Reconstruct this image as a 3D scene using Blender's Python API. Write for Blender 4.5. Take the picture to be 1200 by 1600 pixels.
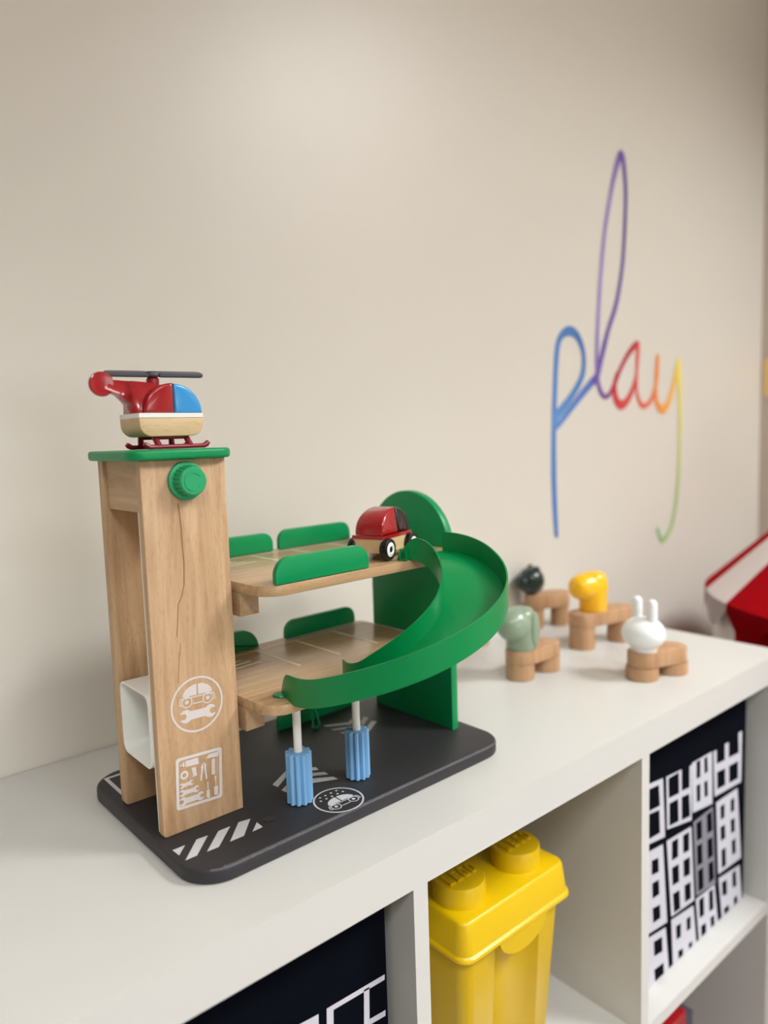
import bpy, bmesh, math, random
from mathutils import Vector, Matrix

for o in list(bpy.data.objects):
    bpy.data.objects.remove(o, do_unlink=True)
S = bpy.context.scene
COL = S.collection
PI = math.pi
random.seed(4)

# ------------------------------------------------------------------ camera
# world: X runs along the front of the shelf, Y towards the wall, Z = 0 is the shelf top (metres)
cam_d = bpy.data.cameras.new('camera')
cam = bpy.data.objects.new('camera', cam_d)
COL.objects.link(cam)
fwd = Vector((0.64569673, 0.75686093, -0.10117934))
rgt = Vector((0.75822553, -0.65118829, -0.0323706))
upv = Vector((0.09038685, 0.05581516, 0.99434143))
cam.matrix_world = Matrix(((rgt.x, upv.x, -fwd.x, -0.39346),
                           (rgt.y, upv.y, -fwd.y, -0.42055),
                           (rgt.z, upv.z, -fwd.z, 0.32904), (0, 0, 0, 1)))
cam_d.sensor_fit = 'VERTICAL'
cam_d.sensor_height = 36.0
cam_d.sensor_width = 27.0
cam_d.lens = 1148.04 * 36.0 / 1600.0
cam_d.clip_start = 0.02
cam_d.dof.use_dof = True
cam_d.dof.focus_distance = 0.64
cam_d.dof.aperture_fstop = 2.9
S.camera = cam

# ------------------------------------------------------------------ exposure, world and large lights
S.view_settings.view_transform = 'Standard'
S.view_settings.look = 'None'
S.view_settings.gamma = 1.0
S.view_settings.use_curve_mapping = False
S.view_settings.exposure = 0.0
world = bpy.data.worlds.new('world')
S.world = world
world.use_nodes = True
world.node_tree.nodes['Background'].inputs['Color'].default_value = (1.0, 0.95, 0.88, 1)
world.node_tree.nodes['Background'].inputs['Strength'].default_value = 0.05


def area(name, loc, target, sx, sy, power, color):
    d = bpy.data.lights.new(name, 'AREA')
    d.shape = 'RECTANGLE'
    d.size = sx
    d.size_y = sy
    d.energy = power
    d.color = color
    o = bpy.data.objects.new(name, d)
    COL.objects.link(o)
    o.location = loc
    o.rotation_euler = (Vector(target) - Vector(loc)).to_track_quat('-Z', 'Y').to_euler()
    return o


# three ceiling panels and the window behind the photographer
area('ceiling_panel_light', (1.30, -1.25, 1.73), (1.30, -1.25, 0), 0.6, 0.6, 54, (0.95, 0.985, 1.0)).data.spread = math.radians(137)
area('ceiling_panel_light', (-1.00, -1.45, 1.73), (-1.00, -1.45, 0), 0.6, 0.6, 29, (0.95, 0.985, 1.0)).data.spread = math.radians(124)
area('ceiling_panel_light', (0.15, -1.85, 1.73), (0.15, -1.85, 0), 0.6, 0.6, 30, (0.95, 0.985, 1.0)).data.spread = math.radians(124)
area('window_light', (-0.1, -3.3, 0.40), (-0.1, 0, 0.40), 1.8, 0.9, 18, (0.90, 0.96, 1.0))


# ------------------------------------------------------------------ materials
def lin(c):
    return tuple(((v / 255.0) / 12.92 if v / 255.0 <= 0.04045 else ((v / 255.0 + 0.055) / 1.055) ** 2.4) for v in c) + (1.0,)


def base_mat(name):
    m = bpy.data.materials.new(name)
    m.use_nodes = True
    nt = m.node_tree
    return m, nt, nt.nodes['Principled BSDF']


def painted(name, rgb, rough=0.4, var=0.04, scale=30.0, bump=0.05, bscale=400.0, spec=0.5, coat=0.0):
    m, nt, b = base_mat(name)
    tc = nt.nodes.new('ShaderNodeTexCoord')
    n = nt.nodes.new('ShaderNodeTexNoise')
    n.inputs['Scale'].default_value = scale
    n.inputs['Detail'].default_value = 4
    nt.links.new(tc.outputs['Object'], n.inputs['Vector'])
    mix = nt.nodes.new('ShaderNodeMix')
    mix.data_type = 'RGBA'
    c = lin(rgb)
    mix.inputs['A'].default_value = tuple(v * (1 - var) for v in c[:3]) + (1,)
    mix.inputs['B'].default_value = tuple(min(1, v * (1 + var)) for v in c[:3]) + (1,)
    nt.links.new(n.outputs['Fac'], mix.inputs['Factor'])
    nt.links.new(mix.outputs['Result'], b.inputs['Base Color'])
    b.inputs['Roughness'].default_value = rough
    b.inputs['Specular IOR Level'].default_value = spec
    b.inputs['Coat Weight'].default_value = coat
    b.inputs['Coat Roughness'].default_value = 0.12
    if bump > 0:
        n2 = nt.nodes.new('ShaderNodeTexNoise')
        n2.inputs['Scale'].default_value = bscale
        nt.links.new(tc.outputs['Object'], n2.inputs['Vector'])
        bp = nt.nodes.new('ShaderNodeBump')
        bp.inputs['Strength'].default_value = bump
        bp.inputs['Distance'].default_value = 0.0005
        nt.links.new(n2.outputs['Fac'], bp.inputs['Height'])
        nt.links.new(bp.outputs['Normal'], b.inputs['Normal'])
    return m


def wood(name, light, dark, axis='Z', rough=0.5, scale=1.0, pores=True):
    """grain runs along `axis` of the object"""
    m, nt, b = base_mat(name)
    tc = nt.nodes.new('ShaderNodeTexCoord')
    mp = nt.nodes.new('ShaderNodeMapping')
    s = {'X': (6, 70, 70), 'Y': (70, 6, 70), 'Z': (70, 70, 6)}[axis]
    mp.inputs['Scale'].default_value = tuple(v * scale for v in s)
    nt.links.new(tc.outputs['Object'], mp.inputs['Vector'])
    n = nt.nodes.new('ShaderNodeTexNoise')
    n.inputs['Scale'].default_value = 1.0
    n.inputs['Detail'].default_value = 6
    n.inputs['Roughness'].default_value = 0.6
    n.inputs['Distortion'].default_value = 1.2
    nt.links.new(mp.outputs['Vector'], n.inputs['Vector'])
    ramp = nt.nodes.new('ShaderNodeValToRGB')
    ramp.color_ramp.elements[0].position = 0.3
    ramp.color_ramp.elements[0].color = lin(dark)
    ramp.color_ramp.elements[1].position = 0.68
    ramp.color_ramp.elements[1].color = lin(light)
    nt.links.new(n.outputs['Fac'], ramp.inputs['Fac'])
    out = ramp.outputs['Color']
    if pores:
        mp2 = nt.nodes.new('ShaderNodeMapping')
        s2 = {'X': (150, 900, 900), 'Y': (900, 150, 900), 'Z': (900, 900, 150)}[axis]
        mp2.inputs['Scale'].default_value = s2
        nt.links.new(tc.outputs['Object'], mp2.inputs['Vector'])
        n2 = nt.nodes.new('ShaderNodeTexNoise')
        n2.inputs['Scale'].default_value = 1.0
        n2.inputs['Detail'].default_value = 1
        nt.links.new(mp2.outputs['Vector'], n2.inputs['Vector'])
        r2 = nt.nodes.new('ShaderNodeValToRGB')
        r2.color_ramp.elements[0].position = 0.28
        r2.color_ramp.elements[0].color = (0.62, 0.5, 0.38, 1)
        r2.color_ramp.elements[1].position = 0.42
        r2.color_ramp.elements[1].color = (1, 1, 1, 1)
        nt.links.new(n2.outputs['Fac'], r2.inputs['Fac'])
        mx = nt.nodes.new('ShaderNodeMix')
        mx.data_type = 'RGBA'
        mx.blend_type = 'MULTIPLY'
        mx.inputs['Factor'].default_value = 0.3
        nt.links.new(out, mx.inputs['A'])
        nt.links.new(r2.outputs['Color'], mx.inputs['B'])
        out = mx.outputs['Result']
    nt.links.new(out, b.inputs['Base Color'])
    bp = nt.nodes.new('ShaderNodeBump')
    bp.inputs['Strength'].default_value = 0.15
    bp.inputs['Distance'].default_value = 0.0004
    nt.links.new(n.outputs['Fac'], bp.inputs['Height'])
    nt.links.new(bp.outputs['Normal'], b.inputs['Normal'])
    b.inputs['Roughness'].default_value = rough
    return m


def fabric(name, rgb, scale=900.0, var=0.15):
    m = painted(name, rgb, rough=0.95, var=var, scale=60, bump=0.5, bscale=scale, spec=0.06)
    return m


def attr_mat(name, rough=0.6):
    m, nt, b = base_mat(name)
    a = nt.nodes.new('ShaderNodeAttribute')
    a.attribute_name = 'ink'
    nt.links.new(a.outputs['Color'], b.inputs['Base Color'])
    b.inputs['Roughness'].default_value = rough
    return m


M = {
    'wall': painted('wall_paint', (216, 211, 200), 0.36, 0.015, 3, 0.08, 250, 0.7),
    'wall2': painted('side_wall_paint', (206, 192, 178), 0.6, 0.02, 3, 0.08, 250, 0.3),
    'ceil': painted('ceiling_paint', (235, 232, 225), 0.9, 0.02, 3, 0.05),
    'floor': fabric('carpet', (120, 116, 112)),
    'foil': painted('white_shelf_foil', (202, 200, 195), 0.38, 0.01, 8, 0.06, 600, 0.5),
    'foil_in': painted('white_shelf_foil_inside', (202, 200, 195), 0.45, 0.01, 8, 0.03, 600, 0.5),
    'base': painted('charcoal_paint', (46, 45, 47), 0.46, 0.06, 60, 0.12, 900, 0.35),
    'worn': painted('worn_charcoal_edge', (82, 80, 82), 0.6, 0.8, 700, 0.3, 900, 0.3),
    'green': painted('green_paint', (4, 140, 80), 0.36, 0.05, 40, 0.06, 700, 0.35),
    'greenpl': painted('green_plastic', (0, 130, 68), 0.30, 0.03, 20, 0.0, 700, 0.35),
    'knob': painted('light_green_plastic', (36, 160, 104), 0.42, 0.02, 20, 0.02, 700, 0.4),
    'woodv': wood('beech_upright', (206, 172, 134), (172, 134, 96), 'Z'),
    'woodx': wood('beech_plank', (200, 168, 128), (168, 132, 94), 'X', rough=0.28),
    'woody': wood('beech_block', (200, 168, 130), (176, 140, 102), 'Y'),
    'wooda': wood('animal_wood', (192, 152, 114), (164, 122, 86), 'Z', scale=0.8),
    'woodc': wood('maple_toy', (222, 194, 152), (204, 172, 128), 'X', scale=0.6),
    'white': painted('white_plastic', (240, 238, 232), 0.3, 0.01, 20, 0.0),
    'cabin': painted('ivory_plastic', (248, 247, 240), 0.35, 0.01, 20, 0.0),
    'ink': painted('white_ink', (208, 199, 195), 0.6, 0.03, 200, 0.0),
    'inkb': painted('grey_white_ink', (198, 198, 200), 0.5, 0.08, 300, 0.0),
    'inkd': painted('pale_line_ink', (232, 222, 200), 0.4, 0.03, 200, 0.0),
    'crack': painted('crack_dark', (120, 84, 56), 0.8, 0.1, 200, 0.0),
    'blue': painted('sky_blue_foam', (128, 180, 224), 0.6, 0.03, 60, 0.1, 900, 0.3),
    'heliblue': painted('helicopter_blue', (48, 150, 214), 0.28, 0.02, 40, 0.0, coat=0.4),
    'red': painted('glossy_red', (160, 14, 22), 0.22, 0.03, 40, 0.0, coat=0.6),
    'redd': painted('dark_red_plastic', (140, 18, 40), 0.3, 0.03, 40, 0.0),
    'grey': painted('slate_plastic', (68, 68, 76), 0.4, 0.03, 40, 0.0),
    'black': painted('black_plastic', (12, 12, 14), 0.25, 0.05, 40, 0.0),
    'glassb': painted('black_gloss_window', (8, 14, 12), 0.1, 0.05, 40, 0.0, coat=0.5),
    'mint': painted('sage_lacquer', (138, 154, 130), 0.3, 0.02, 40, 0.0, coat=0.3),
    'dgreen': painted('black_green_lacquer', (20, 40, 34), 0.3, 0.02, 40, 0.0, coat=0.3),
    'yell': painted('amber_lacquer', (252, 188, 4), 0.3, 0.02, 40, 0.0, coat=0.3),
    'bunny': painted('white_lacquer', (240, 240, 238), 0.3, 0.01, 40, 0.0, coat=0.3),
    'brick': painted('yellow_bin_plastic', (212, 174, 0), 0.3, 0.02, 20, 0.03, 500, 0.5),
    'navy': fabric('navy_fabric', (5, 8, 17)),
    'pwhite': fabric('white_print_fabric', (194, 192, 200), var=0.05),
    'pgrey': fabric('grey_print_fabric', (128, 126, 134), var=0.05),
    'tentr': fabric('red_tent_fabric', (168, 6, 18), var=0.08),
    'tentw': fabric('white_tent_fabric', (226, 214, 210), var=0.05),
    'decal': attr_mat('rainbow_vinyl'),
    'steel': painted('dark_screw', (40, 36, 38), 0.4, 0.1, 100, 0.0),
}


# ------------------------------------------------------------------ helpers
def thing(name, label, cat, loc, group=None):
    o = bpy.data.objects.new(name, None)
    COL.objects.link(o)
    o.empty_display_size = 0.02
    o.location = loc
    o['label'] = label
    o['category'] = cat
    if group:
        o['group'] = group
    return o


def origin_of(p):
    v = Vector((0, 0, 0))
    while p is not None:
        v += p.location
        p = p.parent
    return v


def link_bm(name, bm, mat, parent=None, smooth=False, angle=35, label=None, mats=None):
    """bm is in world coordinates; stored relative to the parent"""
    off = origin_of(parent)
    if off.length > 0:
        bmesh.ops.translate(bm, verts=bm.verts, vec=-off)
    bmesh.ops.recalc_face_normals(bm, faces=bm.faces)
    me = bpy.data.meshes.new(name)
    bm.to_mesh(me)
    bm.free()
    for mm_ in (mats or [mat]):
        me.materials.append(mm_)
    if smooth:
        for p in me.polygons:
            p.use_smooth = True
        me.set_sharp_from_angle(angle=math.radians(angle))
    o = bpy.data.objects.new(name, me)
    COL.objects.link(o)
    if parent is not None:
        o.parent = parent
    if label:
        o['label'] = label
    return o


def struct(o, label=None):
    o['kind'] = 'structure'
    if label:
        o['label'] = label
    return o


def tag(o, label, cat, group=None):
    o['label'] = label
    o['category'] = cat
    if group:
        o['group'] = group
    return o


def bevel_all(bm, r, seg=2, ang=30):
    if r <= 0:
        return
    es = [e for e in bm.edges if len(e.link_faces) == 2 and e.calc_face_angle(0) > math.radians(ang)]
    bmesh.ops.bevel(bm, geom=es, offset=r, segments=seg, profile=0.5, affect='EDGES', clamp_overlap=True)


def bm_box(x0, x1, y0, y1, z0, z1, bev=0.0, seg=2):
    bm = bmesh.new()
    vs = [bm.verts.new(v) for v in ((x0, y0, z0), (x1, y0, z0), (x1, y1, z0), (x0, y1, z0),
                                    (x0, y0, z1), (x1, y0, z1), (x1, y1, z1), (x0, y1, z1))]
    for f in ((0, 3, 2, 1), (4, 5, 6, 7), (0, 1, 5, 4), (1, 2, 6, 5), (2, 3, 7, 6), (3, 0, 4, 7)):
        bm.faces.new([vs[i] for i in f])
    bevel_all(bm, bev, seg)
    return bm


def add_box(bm, x0, x1, y0, y1, z0, z1):
    vs = [bm.verts.new(v) for v in ((x0, y0, z0), (x1, y0, z0), (x1, y1, z0), (x0, y1, z0),
                                    (x0, y0, z1), (x1, y0, z1), (x1, y1, z1), (x0, y1, z1))]
    for f in ((0, 3, 2, 1), (4, 5, 6, 7), (0, 1, 5, 4), (1, 2, 6, 5), (2, 3, 7, 6), (3, 0, 4, 7)):
        bm.faces.new([vs[i] for i in f])


def rrect(x0, x1, y0, y1, r, seg=8):
    """counter-clockwise outline; r = (x0y0, x1y0, x1y1, x0y1)"""
    if not isinstance(r, (tuple, list)):
        r = (r,) * 4
    out = []
    for cx, cy, rr, a in ((x0, y0, r[0], 180), (x1, y0, r[1], 270), (x1, y1, r[2], 0), (x0, y1, r[3], 90)):
        sx = 1 if cx == x0 else -1
        sy = 1 if cy == y0 else -1
        if rr <= 0:
            out.append((cx, cy))
            continue
        for k in range(seg + 1):
            t = math.radians(a + 90.0 * k / seg)
            out.append((cx + sx * rr + rr * math.cos(t), cy + sy * rr + rr * math.sin(t)))
    return out


def prism(pts, axis, a, b, bev=0.0, seg=2):
    """extrude a 2-D outline along an axis from a to b"""
    def P(u, v, w):
        return {'Z': (u, v, w), 'Y': (u, w, v), 'X': (w, u, v)}[axis]
    bm = bmesh.new()
    n = len(pts)
    lo = [bm.verts.new(P(u, v, a)) for u, v in pts]
    hi = [bm.verts.new(P(u, v, b)) for u, v in pts]
    bm.faces.new(lo)
    bm.faces.new(hi)
    for i in range(n):
        bm.faces.new((lo[i], lo[(i + 1) % n], hi[(i + 1) % n], hi[i]))
    bmesh.ops.recalc_face_normals(bm, faces=bm.faces)
    if bev > 0:
        rim = [e for e in bm.edges if (e.verts[0] in lo and e.verts[1] in lo) or (e.verts[0] in hi and e.verts[1] in hi)]
        bmesh.ops.bevel(bm, geom=rim, offset=bev, segments=seg, profile=0.5, affect='EDGES', clamp_overlap=True)
    return bm


def rotz(bm, deg, pivot):
    bmesh.ops.rotate(bm, verts=bm.verts, cent=(pivot[0], pivot[1], 0), matrix=Matrix.Rotation(math.radians(deg), 3, 'Z'))
    return bm


def lathe(prof, center, axis='Z', n=32, close=True):
    """prof = [(r, h)...] revolved about an axis through center"""
    bm = bmesh.new()
    rings = []
    for r, h in prof:
        ring = []
        for k in range(n):
            t = 2 * PI * k / n
            c, s = r * math.cos(t), r * math.sin(t)
            v = {'Z': (c, s, h), 'Y': (c, h, s), 'X': (h, c, s)}[axis]
            ring.append(bm.verts.new((center[0] + v[0], center[1] + v[1], center[2] + v[2])))
        rings.append(ring)
    for a, b in zip(rings, rings[1:]):
        for k in range(n):
            bm.faces.new((a[k], a[(k + 1) % n], b[(k + 1) % n], b[k]))
    if close:
        bm.faces.new(rings[0])
        bm.faces.new(rings[-1])
    bmesh.ops.remove_doubles(bm, verts=bm.verts, dist=1e-7)
    bmesh.ops.recalc_face_normals(bm, faces=bm.faces)
    return bm


def tube(path, radii, n=12, bm=None, squash=1.0):
    bm = bm or bmesh.new()
    P = [Vector(p) for p in path]
    if not isinstance(radii, (list, tuple)):
        radii = [radii] * len(P)
    rings = []
    up = Vector((0, 0, 1))
    for i, p in enumerate(P):
        d = (P[min(i + 1, len(P) - 1)] - P[max(i - 1, 0)]).normalized()
        s = d.cross(up)
        if s.length < 1e-4:
            s = d.cross(Vector((0, 1, 0)))
        s.normalize()
        u = s.cross(d).normalized()
        rings.append([bm.verts.new(p + (s * math.cos(2 * PI * k / n) + u * squash * math.sin(2 * PI * k / n)) * radii[i]) for k in range(n)])
    for a, b in zip(rings, rings[1:]):
        for k in range(n):
            bm.faces.new((a[k], a[(k + 1) % n], b[(k + 1) % n], b[k]))
    bm.faces.new(rings[0])
    bm.faces.new(rings[-1])
    return bm


def print_bm(polys, rings, put):
    """flat ink: polygons and rings in mm -> mesh on a surface; put(u, v, lift) -> world point"""
    bm = bmesh.new()
    lift = 0.0
    for pl in polys:
        q = []
        for u, v in pl:
            if not q or abs(q[-1][0] - u) + abs(q[-1][1] - v) > 0.05:
                q.append((u, v))
        if len(q) < 3:
            continue
        lift += 4e-6
        vs = [bm.verts.new(put(u / 1000.0, v / 1000.0, lift)) for u, v in q]
        bm.faces.new(vs)
    for (c, ro, ri) in rings:
        n = 36 if ro > 3 else 14
        lift += 4e-6
        A = [bm.verts.new(put((c[0] + ro * math.cos(2 * PI * k / n)) / 1000, (c[1] + ro * math.sin(2 * PI * k / n)) / 1000, lift)) for k in range(n)]
        if ri <= 0:
            bm.faces.new(A)
        else:
            B_ = [bm.verts.new(put((c[0] + ri * math.cos(2 * PI * k / n)) / 1000, (c[1] + ri * math.sin(2 * PI * k / n)) / 1000, lift)) for k in range(n)]
            for k in range(n):
                bm.faces.new((A[k], A[(k + 1) % n], B_[(k + 1) % n], B_[k]))
    return bm


def stroke_polys(path, w):
    """polyline in mm -> list of quads"""
    out = []
    for (a, b) in zip(path, path[1:]):
        dx, dy = b[0] - a[0], b[1] - a[1]
        L = math.hypot(dx, dy) or 1
        nx, ny = -dy / L * w / 2, dx / L * w / 2
        ex, ey = dx / L * w * .35, dy / L * w * .35
        out.append([(a[0] - nx - ex, a[1] - ny - ey), (b[0] - nx + ex, b[1] - ny + ey), (b[0] + nx + ex, b[1] + ny + ey), (a[0] + nx - ex, a[1] + ny - ey)])
    return out


def uv_sphere(center, rx, ry, rz, seg=24, rings=14, bm=None):
    bm = bm or bmesh.new()
    m = Matrix.Translation(center) @ Matrix.Diagonal((rx, ry, rz, 1))
    bmesh.ops.create_uvsphere(bm, u_segments=seg, v_segments=rings, radius=1.0, matrix=m)
    return bm

# ------------------------------------------------------------------ traced print outlines (mm)
TOWER_PRINT = [('emblem_ring',[],[((-134.1,115.9),23.3,21.6)]),('car_print',[[(-146.5,124.4),(-146.1,126.4),(-145.1,128.3),(-143.4,130.0),(-141.3,131.4),(-138.8,132.4),(-136.0,133.0),(-133.8,133.0),(-134.1,123.9)],[(-133.0,123.9),(-132.7,132.9),(-130.1,132.8),(-127.4,132.0),(-124.9,130.8),(-122.9,129.2),(-121.4,127.4),(-120.5,125.4),(-120.3,123.4)],[(-148.4,122.7),(-118.8,121.6),(-118.8,122.5),(-148.4,123.6)],[(-138.1,116.7),(-129.6,116.4),(-129.6,117.3),(-138.1,117.7)],[(-149.2,117.6),(-147.2,117.5),(-147.1,118.3),(-149.2,118.4)],[(-120.5,116.5),(-118.5,116.4),(-118.5,117.2),(-120.5,117.3)],[(-148.4,123.5),(-149.6,120.8),(-149.7,118.0),(-148.8,118.0),(-148.7,120.6),(-147.5,123.5)],[(-118.8,122.4),(-117.8,119.6),(-117.9,116.8),(-118.8,116.8),(-118.7,119.4),(-119.7,122.4)]],[((-143.0,119.6),4.81,3.89),((-124.5,118.9),4.81,3.89),((-143.0,119.6),1.67,0),((-124.5,118.9),1.67,0)]),('wrench_print',[[(-127.1,111.1),(-125.3,112.3),(-123.3,112.9),(-121.2,112.6),(-119.3,111.6),(-118.0,109.9),(-118.6,109.5),(-122.3,109.6),(-123.7,107.3),(-122.4,104.9),(-118.8,104.8),(-118.2,104.3),(-119.6,102.8),(-121.6,101.9),(-123.7,101.8),(-125.7,102.5),(-127.3,103.9),(-140.4,104.3),(-142.2,103.1),(-144.2,102.5),(-146.3,102.8),(-148.2,103.8),(-149.5,105.5),(-148.9,105.9),(-145.2,105.8),(-143.8,108.1),(-145.1,110.5),(-148.7,110.6),(-149.3,111.1),(-147.9,112.6),(-145.9,113.5),(-143.8,113.6),(-141.8,112.9),(-140.2,111.5)]],[]),('drill_print',[[(-147.4,71.3),(-136.3,70.9),(-135.9,65.3),(-147.7,66.2)],[(-150.0,70.5),(-148.3,70.7),(-148.4,66.9),(-150.2,67.2)],[(-152.6,69.4),(-150.7,69.6),(-150.8,67.9),(-152.4,68.4)],[(-142.4,63.8),(-138.9,63.7),(-137.9,56.1),(-142.5,55.8),(-141.5,57.0)]],[]),('pliers_print',[[(-134.1,60.1),(-132.2,60.1),(-134.0,50.3),(-135.7,50.5)],[(-131.4,60.1),(-129.7,60.0),(-129.0,50.3),(-130.6,49.9)],[(-134.4,62.0),(-131.8,65.6),(-132.1,60.1),(-134.1,60.1)],[(-131.1,65.3),(-129.3,62.7),(-129.7,60.0),(-131.4,60.1)]],[]),('hammer_print',[[(-129.5,67.6),(-126.4,70.6),(-117.0,70.4),(-118.1,66.1)],[(-124.3,65.5),(-121.1,65.4),(-122.0,51.7),(-125.1,52.2)]],[]),('screwdriver_print',[[(-129.3,47.3),(-128.3,47.2),(-128.5,40.1),(-129.5,40.4)],[(-130.6,40.3),(-127.5,40.2),(-127.7,33.7),(-129.5,33.2),(-130.7,34.8)]],[]),('screwdriver_print',[[(-122.5,50.2),(-120.5,50.0),(-121.5,45.6),(-121.3,41.3),(-122.1,41.4),(-122.2,45.8)],[(-123.5,41.2),(-119.8,41.0),(-120.3,33.4),(-123.5,33.9)]],[]),('spanner_print',[[(-145.2,53.1),(-144.6,53.7),(-143.7,54.0),(-142.8,53.9),(-142.1,53.6),(-141.5,52.9),(-141.7,52.7),(-143.2,52.7),(-143.7,51.7),(-143.1,50.7),(-141.6,50.8),(-141.4,50.6),(-141.9,49.9),(-142.7,49.5),(-143.6,49.4),(-144.4,49.6),(-145.1,50.2),(-149.9,50.0),(-150.5,49.4),(-151.4,49.1),(-152.3,49.2),(-153.0,49.5),(-153.6,50.2),(-153.4,50.4),(-151.9,50.4),(-151.4,51.4),(-152.0,52.4),(-153.5,52.3),(-153.7,52.5),(-153.2,53.2),(-152.4,53.6),(-151.5,53.7),(-150.7,53.5),(-150.0,52.9)]],[]),('spanner_print',[[(-141.6,46.7),(-140.7,47.4),(-139.6,47.7),(-138.5,47.6),(-137.5,47.0),(-136.8,46.2),(-137.2,45.9),(-139.1,46.0),(-139.8,44.8),(-139.2,43.6),(-137.3,43.5),(-136.9,43.3),(-137.7,42.5),(-138.7,42.0),(-139.8,41.9),(-140.8,42.3),(-141.7,43.0),(-149.4,43.3),(-150.3,42.6),(-151.4,42.3),(-152.5,42.4),(-153.5,43.0),(-154.2,43.8),(-153.8,44.1),(-151.9,44.0),(-151.2,45.2),(-151.8,46.4),(-153.7,46.5),(-154.1,46.7),(-153.3,47.5),(-152.3,48.0),(-151.2,48.1),(-150.2,47.7),(-149.3,47.0)]],[]),('spanner_print',[[(-138.8,40.1),(-137.7,40.9),(-136.3,41.3),(-134.9,41.1),(-133.6,40.5),(-132.7,39.4),(-133.2,39.1),(-135.6,39.1),(-136.6,37.6),(-135.7,36.0),(-133.3,36.0),(-132.8,35.7),(-133.8,34.6),(-135.1,34.0),(-136.5,33.9),(-137.8,34.4),(-138.9,35.3),(-148.6,35.5),(-149.7,34.7),(-151.1,34.3),(-152.5,34.5),(-153.8,35.1),(-154.7,36.2),(-154.2,36.5),(-151.8,36.5),(-150.8,38.0),(-151.7,39.6),(-154.1,39.6),(-154.6,39.9),(-153.6,41.0),(-152.3,41.6),(-150.9,41.7),(-149.6,41.2),(-148.5,40.3)]],[]),('nut_print',[],[((-149.0,59.8),3.6,1.8)])]
TOOL_FRAME = [(-155.7,75.5),(-114.4,73.6),(-116.5,29.7),(-157.6,32.1)]
CRACK = [[(-140.1,281.6),(-139.6,273.9),(-138.7,262.3),(-138.7,246.8),(-138.1,233.7),(-139.3,215.6)],[(-139.3,215.6),(-141.9,206.9),(-145.3,201.0),(-146.5,188.1),(-148.0,175.3)],[(-145.3,169.5),(-147.2,156.7),(-149.5,137.3)]]
BASE_PRINT = [('road_stripe',[[(-171.4,108.3),(-160.8,108.2),(-170.7,97.8)]],[]),('road_stripe',[[(-150.4,109.5),(-140.7,108.7),(-160.6,87.9),(-170.4,87.8)]],[]),('road_stripe',[[(-131.3,108.8),(-120.4,108.6),(-142.5,86.9),(-152.6,87.3)]],[]),('road_stripe',[[(-112.3,109.6),(-102.0,107.6),(-119.7,87.5),(-132.3,87.6)]],[]),('road_stripe',[[(-101.1,98.8),(-101.4,88.6),(-111.6,88.1)]],[]),('road_chevron',[[(-55.6,147.1),(-30.6,162.7),(-26.8,159.0),(-54.4,139.7)]],[]),('road_chevron',[[(-55.4,132.1),(-36.2,143.2),(-32.5,139.6),(-54.3,125.1)]],[]),('road_chevron',[[(-14.0,154.5),(-5.3,148.7),(-6.8,142.0),(-16.1,146.8)]],[]),('road_chevron',[[(-20.7,144.9),(-5.4,134.4),(-5.6,127.4),(-23.4,137.9)]],[]),('road_chevron',[[(-27.3,135.2),(-5.1,120.3),(-5.3,113.3),(-31.6,126.0)]],[]),('emblem_ring',[],[((-28.6,81.5),22.6,21.0)]),('car_print',[[(-41.2,77.9),(-40.9,80.1),(-39.9,82.1),(-38.3,84.0),(-36.2,85.5),(-33.6,86.7),(-30.8,87.5),(-28.5,87.5),(-28.4,78.1)],[(-27.2,78.2),(-27.3,87.6),(-24.7,87.6),(-21.8,86.9),(-19.2,85.8),(-17.0,84.3),(-15.4,82.5),(-14.3,80.5),(-14.0,78.4)],[(-43.1,76.1),(-12.4,76.6),(-12.4,77.5),(-43.1,77.0)],[(-32.1,70.5),(-23.2,70.6),(-23.3,71.6),(-32.1,71.5)],[(-43.6,70.8),(-41.5,70.8),(-41.5,71.6),(-43.6,71.6)],[(-13.8,71.3),(-11.7,71.3),(-11.7,72.1),(-13.9,72.0)],[(-43.1,77.0),(-44.2,74.1),(-44.2,71.2),(-43.2,71.2),(-43.3,73.9),(-42.2,77.0)],[(-12.4,77.4),(-11.2,74.6),(-11.2,71.7),(-12.1,71.7),(-12.2,74.4),(-13.4,77.4)]],[((-37.3,73.2),4.99,4.03),((-18.1,73.5),4.99,4.03),((-37.3,73.2),1.73,0),((-18.1,73.5),1.73,0)]),('water_drops_print',[],[((-38.5,95.7),1.1,0),((-41.5,90.2),1.1,0),((-32.6,95.7),1.1,0),((-35.3,90.3),1.1,0),((-26.2,96.0),1.1,0),((-29.2,90.5),1.1,0),((-19.9,96.3),1.1,0),((-22.8,90.8),1.1,0),((-16.7,90.8),1.1,0)]),('road_chevron',[[(61.2,229.0),(86.3,215.4),(94.6,220.3),(98.2,216.6),(85.4,208.5),(61.5,222.8)]],[]),('road_chevron',[[(60.5,213.2),(78.2,205.0),(75.8,199.7),(60.4,209.5)]],[]),('road_chevron',[[(62.5,200.1),(70.7,195.4),(66.5,190.0),(62.7,192.5)]],[]),('road_chevron',[[(95.9,205.7),(109.2,216.4),(111.5,210.0),(91.0,195.1)]],[]),('road_chevron',[[(91.5,189.5),(108.6,200.8),(110.9,194.5),(87.0,179.1)]],[])]
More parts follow.
